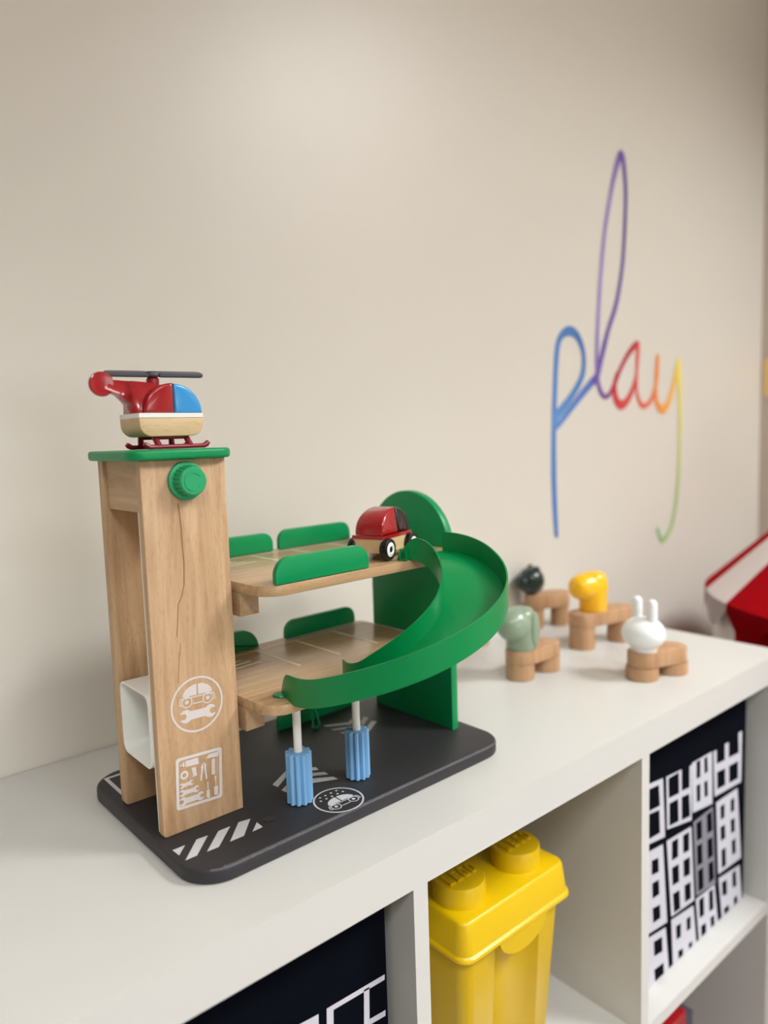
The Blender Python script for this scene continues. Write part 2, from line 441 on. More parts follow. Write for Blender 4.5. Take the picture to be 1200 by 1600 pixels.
BOX_PRINT = [[[(385.9,-101.4),(435.9,-107.0),(442.0,-186.8),(386.3,-178.9)],[(393.0,-109.4),(425.9,-112.3),(429.2,-140.6),(393.2,-137.3)],[(393.2,-141.1),(427.7,-145.5),(429.6,-176.4),(393.5,-173.8)]],[[(444.1,-108.1),(483.2,-111.2),(483.7,-140.7),(504.7,-142.9),(504.1,-113.6),(510.9,-114.3),(511.3,-190.9),(447.1,-179.1)],[(449.3,-112.1),(475.7,-112.6),(477.2,-141.2),(450.7,-138.8)],[(452.3,-146.3),(474.6,-148.2),(476.8,-179.2),(452.8,-176.5)],[(483.8,-149.2),(503.8,-151.2),(507.2,-183.6),(484.4,-180.7)]],[[(510.8,-111.5),(566.9,-113.3),(570.2,-189.1),(514.0,-181.8)],[(522.8,-113.9),(533.8,-114.5),(534.3,-138.6),(523.3,-137.8)],[(544.3,-116.5),(553.2,-115.5),(555.5,-137.8),(546.0,-138.4)],[(523.5,-147.4),(534.5,-148.3),(535.1,-172.0),(525.2,-171.3)],[(545.1,-149.9),(554.7,-150.2),(556.4,-172.8),(546.9,-171.8)]],[[(571.2,-114.7),(580.4,-115.2),(581.0,-135.7),(606.2,-137.8),(605.5,-114.8),(617.0,-115.2),(617.8,-138.4),(650.3,-141.0),(647.8,-110.6),(659.3,-110.9),(659.5,-188.1),(576.2,-181.6)],[(582.6,-148.3),(607.3,-150.3),(608.7,-175.3),(584.0,-173.5)],[(618.9,-151.1),(648.0,-152.8),(649.0,-179.2),(620.4,-176.9)]],[[(386.4,-188.9),(436.9,-194.5),(448.7,-305.5),(389.4,-297.6)],[(409.8,-205.4),(425.9,-208.0),(427.1,-227.3),(410.0,-224.7)],[(411.1,-236.1),(427.2,-237.7),(428.9,-258.0),(412.3,-256.8)],[(412.4,-269.9),(430.6,-272.8),(431.9,-291.7),(414.1,-290.2)]],[[(446.2,-194.1),(510.4,-199.3),(520.7,-308.5),(459.3,-303.3)],[(459.4,-200.8),(475.5,-201.5),(475.9,-227.4),(459.8,-226.4)],[(488.1,-203.6),(504.8,-204.4),(505.3,-230.8),(489.6,-228.8)],[(459.9,-236.4),(477.7,-238.2),(479.2,-263.4),(461.9,-261.5)],[(489.8,-239.0),(507.8,-240.6),(508.3,-265.8),(491.4,-262.9)],[(463.1,-273.5),(480.5,-275.5),(482.6,-302.7),(466.2,-300.9)],[(493.3,-275.4),(510.2,-277.0),(511.9,-301.5),(495.4,-299.8)]],[[(516.0,-195.6),(571.6,-194.1),(583.0,-312.1),(526.4,-305.1)],[(524.1,-200.2),(539.3,-201.0),(541.1,-227.5),(526.4,-226.1)],[(553.5,-199.5),(568.0,-198.9),(571.3,-228.3),(556.0,-227.4)],[(526.6,-233.6),(541.3,-235.1),(543.2,-264.3),(529.0,-262.8)],[(556.3,-236.6),(571.6,-238.1),(574.2,-266.7),(558.9,-266.4)],[(530.3,-270.9),(545.1,-271.2),(547.1,-302.3),(532.8,-302.0)],[(560.3,-273.1),(574.4,-273.5),(578.3,-302.3),(562.9,-303.2)]],[[(581.4,-191.7),(647.5,-193.5),(664.0,-307.1),(590.9,-301.6)],[(594.2,-202.4),(607.0,-202.5),(607.6,-222.8),(596.1,-223.1)],[(625.9,-204.7),(637.8,-204.2),(638.5,-224.0),(627.2,-223.9)],[(595.2,-233.5),(609.3,-234.3),(611.2,-255.4),(597.1,-255.0)],[(626.9,-234.8),(640.3,-236.1),(641.0,-256.7),(629.6,-256.3)],[(599.5,-269.3),(612.4,-269.9),(614.6,-297.6),(601.6,-297.4)],[(631.4,-268.7),(643.4,-268.1),(645.6,-291.4),(634.1,-290.9)]],[[(389.5,-302.5),(445.1,-310.9),(453.9,-376.0),(394.8,-374.1)],[(415.8,-316.3),(436.3,-319.4),(437.6,-340.1),(417.0,-336.6)],[(417.2,-355.1),(440.4,-357.3),(441.7,-375.3),(419.9,-373.7)]],[[(459.3,-307.7),(518.5,-315.0),(528.0,-378.6),(464.6,-374.4)],[(472.0,-322.5),(484.7,-324.2),(485.0,-343.5),(473.4,-342.2)],[(499.8,-325.6),(511.2,-326.5),(511.6,-344.7),(501.3,-344.1)],[(478.1,-360.7),(490.9,-362.8),(491.2,-379.3),(479.4,-376.2)],[(506.2,-364.6),(516.1,-365.0),(516.4,-380.2),(507.7,-378.2)]],[[(525.3,-309.1),(579.8,-312.3),(591.4,-383.5),(535.7,-377.8)],[(534.3,-314.7),(548.0,-314.9),(549.9,-343.3),(536.7,-342.3)],[(563.2,-315.7),(575.0,-316.3),(577.7,-347.1),(565.2,-345.9)],[(541.2,-356.0),(555.1,-357.2),(556.8,-377.6),(542.9,-375.9)],[(568.6,-356.9),(579.9,-357.5),(581.6,-375.6),(571.0,-375.2)]],[[(592.3,-308.4),(658.8,-316.3),(668.0,-376.1),(604.0,-375.3)],[(602.3,-319.1),(617.3,-320.9),(619.3,-344.2),(604.9,-340.8)],[(635.1,-319.1),(646.6,-319.2),(649.6,-344.8),(637.3,-342.6)],[(610.1,-362.2),(625.2,-362.9),(627.1,-378.3),(611.9,-379.1)],[(641.3,-360.6),(652.2,-360.6),(654.1,-374.6),(643.2,-376.1)]]]
LBOX_PRINT = [[(-87.9,-119.2),(-27.4,-122.2),(-27.7,-127.1),(-81.4,-124.0),(-82.9,-161.4),(-89.6,-160.9)],[(-50.1,-124.1),(-44.4,-124.4),(-45.7,-164.9),(-51.7,-164.3)],[(-45.6,-152.8),(-27.9,-154.5),(-28.1,-159.7),(-45.4,-158.1)],[(-114.2,-117.5),(-95.8,-119.2),(-96.9,-152.8),(-115.9,-150.0)]]
PLAY = {'p':[(691.3,144.0,11.2),(687.3,197.6,13.4),(685.4,255.0,14.4),(686.6,336.4,13.2),(691.4,412.6,13.2),(697.8,470.6,13.2),(709.3,495.7,13.2),(734.2,507.3,17.8),(759.3,498.8,15.8),(777.0,470.0,12.6),(774.6,432.9,13.7),(748.5,400.1,13.6),(715.3,372.4,15.6),(692.4,354.4,17.7),(692.2,336.3,11.1),(734.5,367.8,13.5),(770.3,394.6,14.9),(798.9,414.9,16.2)],'l':[(798.9,414.9,16.2),(819.8,429.6,16.4),(832.6,457.3,14.1),(843.3,483.9,14.1),(858.5,518.1,11.8),(884.7,566.7,11.9),(902.5,623.5,10.8),(911.4,672.4,10.8),(918.0,756.5,10.8),(915.7,805.5,11.9),(902.4,847.0,15.3),(876.3,795.5,11.7),(859.1,740.5,10.5),(846.2,692.4,10.4),(833.3,615.6,10.4),(824.5,533.3,10.5),(820.0,474.4,10.5),(821.9,427.3,11.7),(832.3,401.3,11.8),(847.3,391.9,9.5),(862.5,396.9,9.6)],'a':[(862.5,396.9,9.6),(880.2,416.7,12.0),(902.6,449.1,10.9),(934.6,481.3,12.3),(960.3,496.4,14.9),(965.2,484.1,9.9),(955.9,431.0,9.9),(934.8,395.4,14.8),(907.1,376.5,18.3),(884.6,387.4,19.3),(880.1,414.3,14.4),(889.1,435.2,12.1)],'a2':[(962.7,492.8,12.4),(958.3,431.0,10.0),(960.8,399.5,10.0),(975.3,378.0,11.3),(997.4,376.8,11.4),(1019.6,393.8,11.5),(1037.0,430.6,11.6),(1039.1,474.9,12.9)],'y':[(1039.1,474.9,12.9),(1032.1,414.8,12.9),(1037.5,380.9,15.5),(1060.9,367.7,18.3),(1084.4,383.8,15.8),(1105.3,421.6,15.9),(1126.3,470.7,16.0)],'y2':[(1126.3,470.7,16.0),(1129.8,422.2,16.1),(1133.7,354.0,13.5),(1132.1,285.1,10.8),(1127.6,216.0,10.8),(1117.4,161.0,10.8),(1098.8,115.3,10.8),(1066.8,92.5,13.3),(1053.4,98.1,10.6),(1042.7,118.4,9.2)]}

# ------------------------------------------------------------------ the room
FLOOR = -0.764
WALL_Y = 0.376
struct(link_bm('floor', bm_box(-2.6, 1.6, -3.7, 0.45, FLOOR - 0.05, FLOOR), M['floor']))
struct(link_bm('ceiling', bm_box(-2.6, 1.6, -3.7, 0.45, 1.75, 1.8), M['ceil']))
struct(link_bm('wall_back', bm_box(-2.6, 1.6, WALL_Y, WALL_Y + 0.07, FLOOR, 1.75), M['wall']))
struct(link_bm('wall_right', bm_box(1.54, 1.6, -3.7, WALL_Y, FLOOR, 1.75), M['wall2']))
struct(link_bm('wall_left', bm_box(-2.67, -2.6, -3.7, WALL_Y, FLOOR, 1.75), M['wall2']))
struct(link_bm('wall_front', bm_box(-2.6, 1.54, -3.77, -3.7, FLOOR, 1.75), M['wall2']))

# ------------------------------------------------------------------ cube shelf
SD = 0.374
shelf = thing('cube_shelf', 'long white cube shelf unit standing against the beige wall', 'shelf', (0, SD / 2, FLOOR))
link_bm('top_panel', bm_box(-0.741, 0.725, 0, SD, -0.039, 0, 0.0012, 2), M['foil'], shelf, True)
link_bm('bottom_panel', bm_box(-0.702, 0.686, 0.0004, SD, FLOOR, FLOOR + 0.039, 0.0008, 1), M['foil'], shelf)
for x0 in (-0.741, 0.686):
    link_bm('side_panel', bm_box(x0, x0 + 0.039, 0.0004, SD, FLOOR, -0.039, 0.0008, 1), M['foil'], shelf)
for x0 in (-0.367, -0.016, 0.335):
    link_bm('divider', bm_box(x0, x0 + 0.016, 0.0004, SD, FLOOR + 0.039, -0.0392, 0.0006, 1), M['foil_in'], shelf)
for x0, x1 in ((-0.702, -0.367), (-0.351, -0.016), (0.0, 0.335), (0.351, 0.686)):
    link_bm('shelf_board', bm_box(x0, x1, 0.0004, SD, -0.390, -0.374, 0.0006, 1), M['foil_in'], shelf)

# ------------------------------------------------------------------ toy garage
BT = 0.0125            # top of the base board
g = thing('toy_garage', 'wooden toy parking garage with green spiral ramp and lift tower on charcoal base', 'toy garage', (0.0, 0.172, 0.0))
PIV = (-0.095, 0.17)
RZ = 2.5

bbm = rotz(prism(rrect(-0.1770, 0.1775, 0.0595, 0.2855, 0.032, 10), 'Z', 0.0, BT, 0.0028, 3), 0.8, (0, 0.172))
bmesh.ops.recalc_face_normals(bbm, faces=bbm.faces)
for fc in bbm.faces:
    fc.normal_update()
    c_ = fc.calc_center_median()
    if fc.normal.z > 0.3 and fc.normal.z < 0.98 and fc.normal.y < -0.25 and c_.x > -0.16:
        fc.material_index = 1
base = link_bm('base_board', bbm, None, g, True, mats=[M['base'], M['worn']])
for nm, pl, rg in BASE_PRINT:
    link_bm(nm, print_bm(pl, rg, lambda u, v, w: (u, v, BT + 0.0002 + w)), M['inkb'], base)
for q in ((-0.1660, -0.100, 0.2690, 0.2725), (-0.1660, -0.1625, 0.2157, 0.2690)):
    lm = bmesh.new()
    lm.faces.new([lm.verts.new(v) for v in ((q[0], q[2], BT + .0002), (q[1], q[2], BT + .0002), (q[1], q[3], BT + .0002), (q[0], q[3], BT + .0002))])
    bmesh.ops.translate(lm, verts=lm.verts, vec=(0, 0, 1e-5 if q[1] > -0.11 else 0))
    link_bm('parking_line', lm, M['inkb'], base)
link_bm('screw', lathe([(0.0046, 0), (0.0046, 0.0004), (0.004, 0.0006), (0.0015, 0.0003), (0.0, 0.0002)], (-0.0918, 0.0955, BT), n=18, close=False), M['steel'], base, True)

# tower
TF, TB = 0.128, 0.2135     # front face, back face
front = link_bm('tower_panel', prism(rrect(-0.1695, -0.0965, BT, 0.317, (0.003, 0.0, 0.0, 0.0), 4), 'Y', TF, 0.1372, 0.0016, 2), M['woodv'], g, True, label='pale wooden tower front with printed white emblems')
link_bm('tower_panel', prism(rrect(-0.1705, -0.0965, BT, 0.317, (0.003, 0.0, 0.0, 0.0), 4), 'Y', 0.2045, 0.2155, 0.0012, 2), M['woodv'], g, True)
link_bm('tower_block', bm_box(-0.1675, -0.1000, 0.1373, 0.2044, 0.2765, 0.317, 0.0008, 1), M['woody'], g)
fx = [TOOL_FRAME[0], TOOL_FRAME[1], TOOL_FRAME[2], TOOL_FRAME[3]]


def round_frame(c, w, r=3.0):
    pts = []
    n = 4
    for i in range(n):
        p0, p1, p2 = [Vector(c[(i + k - 1) % n]) for k in range(3)]
        a = p1 + (p0 - p1).normalized() * r
        b = p1 + (p2 - p1).normalized() * r
        for k in range(7):
            t = k / 6.0
            pts.append(tuple(a * (1 - t) ** 2 + p1 * 2 * t * (1 - t) + b * t * t))
    cen = sum((Vector(q) for q in c), Vector((0, 0))) / 4
    inner = []
    for q in pts:
        d = Vector(q) - cen
        inner.append(tuple(cen + Vector((d.x * (1 - w / 21.0), d.y * (1 - w / 22.0)))))
    out = []
    m = len(pts)
    for k in range(m):
        out.append([pts[k], pts[(k + 1) % m], inner[(k + 1) % m], inner[k]])
    return out


for nm, pl, rg in TOWER_PRINT + [('tool_board_frame', round_frame(fx, 2.6), [])]:
    link_bm(nm, print_bm(pl, rg, lambda u, v, w: (u, TF - 0.0002 - w, v)), M['ink'], front)
cr = []
for k, path in enumerate(CRACK):
    cr += stroke_polys(path, (0.75, 0.6, 0.4)[k])
link_bm('crack', print_bm(cr, [], lambda u, v, w: (u, TF - 0.00008 - w, v)), M['crack'], front, label='dark crack along the grain')

link_bm('roof_plate', prism(rrect(-0.1790, -0.0905, 0.1195, 0.2235, 0.014, 8), 'Z', 0.317, 0.325, 0.0024, 3), M['green'], g, True)
# lift: white rail and cabin
link_bm('lift_rail', bm_box(-0.1672, -0.1000, 0.1373, 0.1429, BT, 0.2764, 0.0006, 1), M['cabin'], g)


def hollow(outer, inner, axis, a, b, back):
    """open tray: outer shell from a to b, wall up to `back`"""
    def P(u, v, w):
        return {'Z': (u, v, w), 'Y': (u, w, v), 'X': (w, u, v)}[axis]
    bm = bmesh.new()
    n = len(outer)
    o0 = [bm.verts.new(P(u, v, a)) for u, v in outer]
    o1 = [bm.verts.new(P(u, v, b)) for u, v in outer]
    i0 = [bm.verts.new(P(u, v, a)) for u, v in inner]
    i1 = [bm.verts.new(P(u, v, back)) for u, v in inner]
    for k in range(n):
        j = (k + 1) % n
        bm.faces.new((o0[k], o0[j], o1[j], o1[k]))
        bm.faces.new((i0[k], i1[k], i1[j], i0[j]))
        bm.faces.new((o0[k], i0[k], i0[j], o0[j]))
    bm.faces.new(o1)
    bm.faces.new(i1)
    return bm


cab = link_bm('lift_cabin', hollow(rrect(0.1432, 0.2040, 0.0640, 0.1275, 0.009, 8), rrect(0.1450, 0.2022, 0.0658, 0.1257, 0.0075, 8), 'X', -0.1690, -0.1030, -0.1050), M['cabin'], g, True)
link_bm('cabin_rib', bm_box(-0.1600, -0.1400, 0.1440, 0.1466, 0.070, 0.121, 0.0008, 1), M['cabin'], cab)

# knob on the tower front
KX, KZ = -0.1325, 0.2997
kn = link_bm('knob', lathe([(0.0, 0.0), (0.0152, 0.0), (0.0156, -0.001), (0.0152, -0.0028), (0.0132, -0.0034), (0.0, -0.0034)], (KX, TF, KZ), 'Y', 40, False), M['knob'], g, True, label='light green plastic winding knob')
kb = bmesh.new()
NK = 22
rings_ = []
for r, h in ((0.0128, -0.0032), (0.0122, -0.011), (0.0112, -0.0138), (0.0102, -0.0146)):
    ring = []
    for k in range(NK * 4):
        t = 2 * PI * k / (NK * 4)
        rr = r - (0.0009 if (k % 4) in (2, 3) and h > -0.0125 else 0.0)
        ring.append(kb.verts.new((KX + rr * math.cos(t), TF + h, KZ + rr * math.sin(t))))
    rings_.append(ring)
for a, b in zip(rings_, rings_[1:]):
    for k in range(NK * 4):
        kb.faces.new((a[k], a[(k + 1) % (NK * 4)], b[(k + 1) % (NK * 4)], b[k]))
kb.faces.new(rings_[-1])
kb.faces.new(rings_[0])
link_bm('ribbed_grip', kb, M['knob'], kn, True, 25)
kc = bmesh.new()
NA = 28
prev = None
for k in range(NA + 1):
    t = math.radians(35 + 290 * k / NA)
    row = [kc.verts.new((KX + r * math.cos(t), TF + y, KZ + r * math.sin(t))) for r, y in ((0.0080, -0.0146), (0.0080, -0.0151), (0.0062, -0.0151), (0.0062, -0.0146))]
    if prev:
        for i in range(3):
            kc.faces.new((prev[i], prev[i + 1], row[i + 1], row[i]))
    prev = row
link_bm('raised_arc', kc, M['knob'], kn)

# parking decks
LZ, UZ, DT = 0.1110, 0.2115, 0.0092
DXL, DXR, DYF, DYB = -0.0945, 0.1500, 0.0835, 0.2580


def deck(name_z, radii):
    bm = prism(rrect(DXL, DXR, DYF, DYB, radii, 8), 'Z', name_z - DT, name_z, 0.0010, 2)
    return link_bm('parking_deck', rotz(bm, RZ, PIV), M['woodx'], g, True)


low = deck(LZ, (0.022, 0.004, 0.02, 0.01))
upp = deck(UZ, (0.022, 0.004, 0.02, 0.01))
for dk, z in ((low, LZ), (upp, UZ)):
    lines = [((x, 0.160), (x + .0030, 0.160), (x + .0030, 0.236), (x, 0.236)) for x in (-0.0095, 0.0405, 0.0925, 0.1455)]
    lines.append(((-0.0600, 0.236), (0.1480, 0.236), (0.1480, 0.2388), (-0.0600, 0.2388)))
    for k in range(3):
        y = 0.196 + k * 0.009
        lines.append(((-0.078, y), (-0.026 - k * .006, y + 0.004), (-0.026 - k * .006, y + 0.0075), (-0.078, y + 0.0035)))
    for k, q in enumerate(lines):
        pb = bmesh.new()
        pb.faces.new([pb.verts.new((u, v, z + .00015 + k * 5e-6)) for u, v in q])
        link_bm('parking_line', rotz(pb, RZ, PIV), M['inkd'], dk)
    link_bm('deck_support', rotz(bm_box(DXL + 0.0005, DXL + 0.019, 0.124, 0.200, z - DT - 0.0205, z - DT, 0.0008, 1), RZ, PIV), M['woody'], g)


def rail(x0, x1, y, z, h, r, t=0.0058):
    bm = prism(rrect(x0, x1, z + 0.0004, z + h, (0.0015, 0.0015, r[1], r[0]), 8), 'Y', y, y + t, 0.0010, 2)
    return link_bm('guard_rail', rotz(bm, RZ, PIV), M['green'], g, True)


rail(-0.0835, 0.0180, 0.0840, UZ, 0.0225, (0.015, 0.015))
rail(-0.0930, 0.0250, 0.2450, UZ, 0.0205, (0.004, 0.012))
rail(0.0330, 0.1330, 0.2450, UZ, 0.0215, (0.012, 0.012))
rail(0.0375, 0.1375, 0.2470, LZ, 0.0205, (0.013, 0.013))
rail(-0.0930, 0.0015, 0.2470, LZ, 0.0215, (0.004, 0.021))
rail(0.0200, 0.1300, 0.2440, BT, 0.0225, (0.013, 0.013))
# little fuel hose on the back rail under the lower deck
link_bm('fuel_hose', tube([(0.0485, 0.232, 0.034), (0.0475, 0.228, 0.026), (0.0455, 0.226, 0.016), (0.0495, 0.225, 0.0142), (0.0545, 0.226, 0.017), (0.0535, 0.229, 0.027), (0.0520, 0.233, 0.034)], 0.0016, 8), M['green'], g, True)

# arched end panel
arch = [(0.107, BT), (0.2295, BT)]
for k in range(25):
    t = PI * k / 24
    arch.append((0.16825 + 0.06125 * math.cos(t), 0.2085 + 0.06125 * math.sin(t)))
link_bm('end_panel', rotz(prism(arch, 'X', 0.1505, 0.1605, 0.0016, 2), RZ, PIV), M['green'], g, True, label='arched green end wall')

# spiral ramp
RC = (0.0320, 0.0713)
RI, RO = 0.0464, 0.1025


def ramp_z(th):
    t = min(1.0, max(0.0, (20.0 - th) / 220.0))
    e = 0.172
    if t < e:
        u = t * t / (2 * e)
    elif t > 1 - e:
        u = (1 - e) - (1 - t) ** 2 / (2 * e)
    else:
        u = t - e / 2
    u /= (1 - e)
    return 0.2128 + (0.1124 - 0.2128) * u


def pol(r, th):
    a = math.radians(th)
    return RC[0] + r * math.cos(a), RC[1] + r * math.sin(a)


S_IN, S_OUT, E_IN, E_OUT = 41.0, 17.0, -231.0, -200.0
rb = bmesh.new()
NT, NR = 110, 6
top_, bot_ = [], []
for i in range(NT + 1):
    ra, rbm = [], []
    for j in range(NR + 1):
        f = j / NR
        r = RI + (RO - RI) * f
        ts = S_IN + (S_OUT - S_IN) * f
        te = E_IN + (E_OUT - E_IN) * f
        th = ts + (te - ts) * i / NT
        x, y = pol(r, th)
        z = ramp_z(th)
        ra.append(rb.verts.new((x, y, z)))
        rbm.append(rb.verts.new((x, y, z - 0.0013)))
    top_.append(ra)
    bot_.append(rbm)
for i in range(NT):
    for j in range(NR):
        rb.faces.new((top_[i][j], top_[i][j + 1], top_[i + 1][j + 1], top_[i + 1][j]))
        rb.faces.new((bot_[i][j], bot_[i + 1][j], bot_[i + 1][j + 1], bot_[i][j + 1]))
    rb.faces.new((top_[i][0], top_[i + 1][0], bot_[i + 1][0], bot_[i][0]))
    rb.faces.new((top_[i][NR], bot_[i][NR], bot_[i + 1][NR], top_[i + 1][NR]))
for i in (0, NT):
    for j in range(NR):
        rb.faces.new((top_[i][j], top_[i][j + 1], bot_[i][j + 1], bot_[i][j]))
ramp = link_bm('spiral_ramp', rb, M['greenpl'], g, True, 40, label='green plastic spiral ramp between the two decks')


def ramp_wall(r0, r1, ts, te, round_start, round_end, below):
    bm = bmesh.new()
    n = 130
    rows = []
    rm = (r0 + r1) / 2
    tot = math.radians(abs(te - ts)) * rm
    for i in range(n + 1):
        # denser towards the ends
        q = i / n
        q = q - 0.09 * math.sin(2 * PI * q)
        th = ts + (te - ts) * q
        s0, s1 = q * tot, (1 - q) * tot
        H = 0.0195
        for s, on in ((s0, round_start), (s1, round_end)):
            if not on:
                continue
            R_ = 0.020
            if s < R_:
                H = 0.0012 + 0.0193 * math.sin(PI / 2 * s / R_) ** 1.05
            elif s < 0.060:
                w = (s - R_) / (0.060 - R_)
                H = 0.0205 - 0.0022 * math.sin(PI / 2 * w) ** 2 + 0.0012 * w
        z = ramp_z(th)
        drop = below * min(1.0, max(0.0, (s0 - 0.012) / 0.02), max(0.0, (s1 - 0.012) / 0.02)) if True else 0
        drop = min(drop, below)
        zb = z - drop
        row = []
        for r, zz in ((r0, zb), (r1, zb), (r1, z + H), (r0, z + H)):
            x, y = pol(r, th)
            row.append(bm.verts.new((x, y, zz)))
        rows.append(row)
    for a, b in zip(rows, rows[1:]):
        for k in range(4):
            bm.faces.new((a[k], a[(k + 1) % 4], b[(k + 1) % 4], b[k]))
    bm.faces.new(rows[0])
    bm.faces.new(rows[-1])
    return link_bm('ramp_wall', bm, M['greenpl'], ramp, True, 40)


ramp_wall(RO - 0.0004, RO + 0.0011, S_OUT + 1, E_OUT - 2.0, False, True, 0.0045)
ramp_wall(RI - 0.0011, RI + 0.0004, S_IN, E_IN, True, True, 0.0035)
# fixing tabs
for (x, y, z) in ((-0.0672, 0.1062, LZ), (0.0735, 0.0985, UZ + 0.0002)):
    link_bm('fixing_tab', lathe([(0.0, 0.0), (0.0068, 0.0), (0.0070, 0.0008), (0.0064, 0.0018), (0.0, 0.0018)], (x, y, z + 0.0001), 'Z', 24, False), M['greenpl'], ramp, True)
for th in (36.0, 28.0):
    x, y = pol(RI - 0.003, th)
    link_bm('stiffening_rib', rotz(bm_box(x - 0.0028, x + 0.0028, y - 0.0006, y + 0.0006, UZ, UZ + 0.0115, 0.0004, 1), th, (x, y)), M['greenpl'], ramp)

# car wash brushes
for (x, y) in ((-0.0544, 0.1032), (0.0120, 0.1046)):
    out = []
    NL = 11
    for k in range(NL):
        for q, rr in ((-0.5, 0.0088), (-0.3, 0.0105), (-0.12, 0.0116), (0.12, 0.0116), (0.3, 0.0105)):
            t = 2 * PI * (k + q) / NL
            out.append((x + rr * math.cos(t), y + rr * math.sin(t)))
    br = link_bm('wash_brush', prism(out, 'Z', BT + 0.0008, 0.0585, 0.0005, 1), M['blue'], g, True, 20, label='sky blue fluted car wash roller')
    link_bm('brush_rod', lathe([(0.0037, 0.0), (0.0037, LZ - DT - 0.0585)], (x, y, 0.0585), 'Z', 18), M['white'], br, True)

# ------------------------------------------------------------------ helicopter on the roof plate
h = thing('toy_helicopter', 'red toy helicopter with blue window and wooden hull on the tower roof', 'toy helicopter', (-0.132, 0.168, 0.3252))
HY0, HY1, HC = 0.1475, 0.1885, 0.168
hull = []
for (cx, cz, r, a0, a1) in ((-0.1490, 0.3455, 0.0100, 180, 270), (-0.1145, 0.3460, 0.0105, 270, 360)):
    for k in range(9):
        t = math.radians(a0 + (a1 - a0) * k / 8)
        hull.append((cx + r * math.cos(t), cz + r * math.sin(t)))
hull += [(-0.1036, 0.3505), (-0.1592, 0.3505)]
link_bm('hull', prism(hull, 'Y', HY0, HY1, 0.0012, 2), M['woodc'], h, True)
link_bm('white_band', bm_box(-0.1590, -0.1040, HY0 + 0.0003, HY1 - 0.0003, 0.3506, 0.3543, 0.0006, 1), M['white'], h)
XS = -0.1280
qr = [(XS, 0.3545)]
for k in range(13):
    t = PI / 2 + PI / 2 * k / 12
    qr.append((XS + 0.0252 * math.cos(t), 0.3545 + 0.0242 * math.sin(t)))
link_bm('cockpit_shell', prism(qr, 'Y', HY0 + 0.0020, HY1 - 0.0020, 0.0022, 3), M['red'], h, True)
qb = [(XS + 0.0004, 0.3545)]
for k in range(13):
    t = PI / 2 * k / 12
    qb.append((XS + 0.0004 + 0.0246 * math.cos(t), 0.3545 + 0.0238 * math.sin(t)))
link_bm('windscreen', prism(qb, 'Y', HY0 + 0.0024, HY1 - 0.0024, 0.0022, 3), M['heliblue'], h, True, label='sky blue windscreen block')
tb = bmesh.new()
rows = []
for x, z0, z1, hw in ((-0.1370, 0.3545, 0.3788, 0.0165), (-0.1450, 0.3545, 0.3795, 0.0135), (-0.1510, 0.3545, 0.3800, 0.0125),
                      (-0.1585, 0.3545, 0.3803, 0.0130), (-0.1598, 0.3620, 0.3804, 0.0085), (-0.1680, 0.3692, 0.3810, 0.0050), (-0.1785, 0.3735, 0.3815, 0.0030)):
    rows.append([tb.verts.new(v) for v in ((x, HC - hw, z0), (x, HC + hw, z0), (x, HC + hw * 0.55, z1), (x, HC - hw * 0.55, z1))])
for a, b in zip(rows, rows[1:]):
    for k in range(4):
        tb.faces.new((a[k], a[(k + 1) % 4], b[(k + 1) % 4], b[k]))
tb.faces.new(rows[0])
tb.faces.new(rows[-1])
bevel_all(tb, 0.0010, 2, 20)
link_bm('tail_boom', tb, M['red'], h, True, 80)
link_bm('tail_rotor', lathe([(0.0, -0.0018), (0.0055, -0.0016), (0.0088, -0.0022), (0.0096, -0.0018), (0.0099, 0.0), (0.0096, 0.0018), (0.0088, 0.0022), (0.0055, 0.0016), (0.0, 0.0018)], (-0.1800, HC - 0.001, 0.3778), 'Y', 32, False), M['red'], h, True)
link_bm('rotor_mast', lathe([(0.0050, 0.0), (0.0052, 0.004), (0.0035, 0.0062)], (-0.1372, HC, 0.3785), 'Z', 20), M['redd'], h, True)
rot = thing_rot = link_bm('main_rotor', lathe([(0.0, 0.0), (0.0060, 0.0), (0.0066, 0.0012), (0.0062, 0.0034), (0.0050, 0.0044), (0.0, 0.0046)], (-0.1372, HC, 0.3846), 'Z', 28, False), M['grey'], h, True)
for s in (1, -1):
    bl = prism(rrect(0.004, 0.0416 if s > 0 else 0.0385, -0.0058, 0.0058, (0.001, 0.0045, 0.0045, 0.001), 6), 'Z', 0.0006, 0.0036, 0.0010, 2)
    bmesh.ops.rotate(bl, verts=bl.verts, cent=(0, 0, 0), matrix=Matrix.Rotation(0.34 * s, 3, 'X'))
    bmesh.ops.rotate(bl, verts=bl.verts, cent=(0, 0, 0), matrix=Matrix.Rotation(math.radians(-9 if s > 0 else 171), 3, 'Z'))
    bmesh.ops.translate(bl, verts=bl.verts, vec=(-0.1372, HC, 0.3848))
    link_bm('rotor_blade', bl, M['grey'], rot, True)
for y in (0.1495, 0.1865):
    sk = link_bm('skid', tube([(-0.1555, y, 0.3300), (-0.1535, y, 0.3285), (-0.1510, y, 0.3272), (-0.148, y, 0.3272), (-0.108, y, 0.3272), (-0.104, y, 0.3272), (-0.1015, y, 0.3285), (-0.0995, y, 0.3302)],
                              [0.0018, 0.0024, 0.0021, 0.0019, 0.0019, 0.0021, 0.0024, 0.0018], 10), M['redd'], h, True)
    sy = 1 if y < HC else -1
    for x in (-0.1440, -0.1170):
        link_bm('strut', tube([(x + (0.0015 if x > -0.13 else 0.001), y, 0.3272), (x - 0.001, y + sy * 0.005, 0.3362)], [0.0027, 0.0023], 8), M['redd'], h, True)
    link_bm('strut_bar', tube([(-0.1455, y + sy * 0.0048, 0.3350), (-0.1165, y + sy * 0.0048, 0.3350)], 0.0018, 8), M['redd'], h, True)

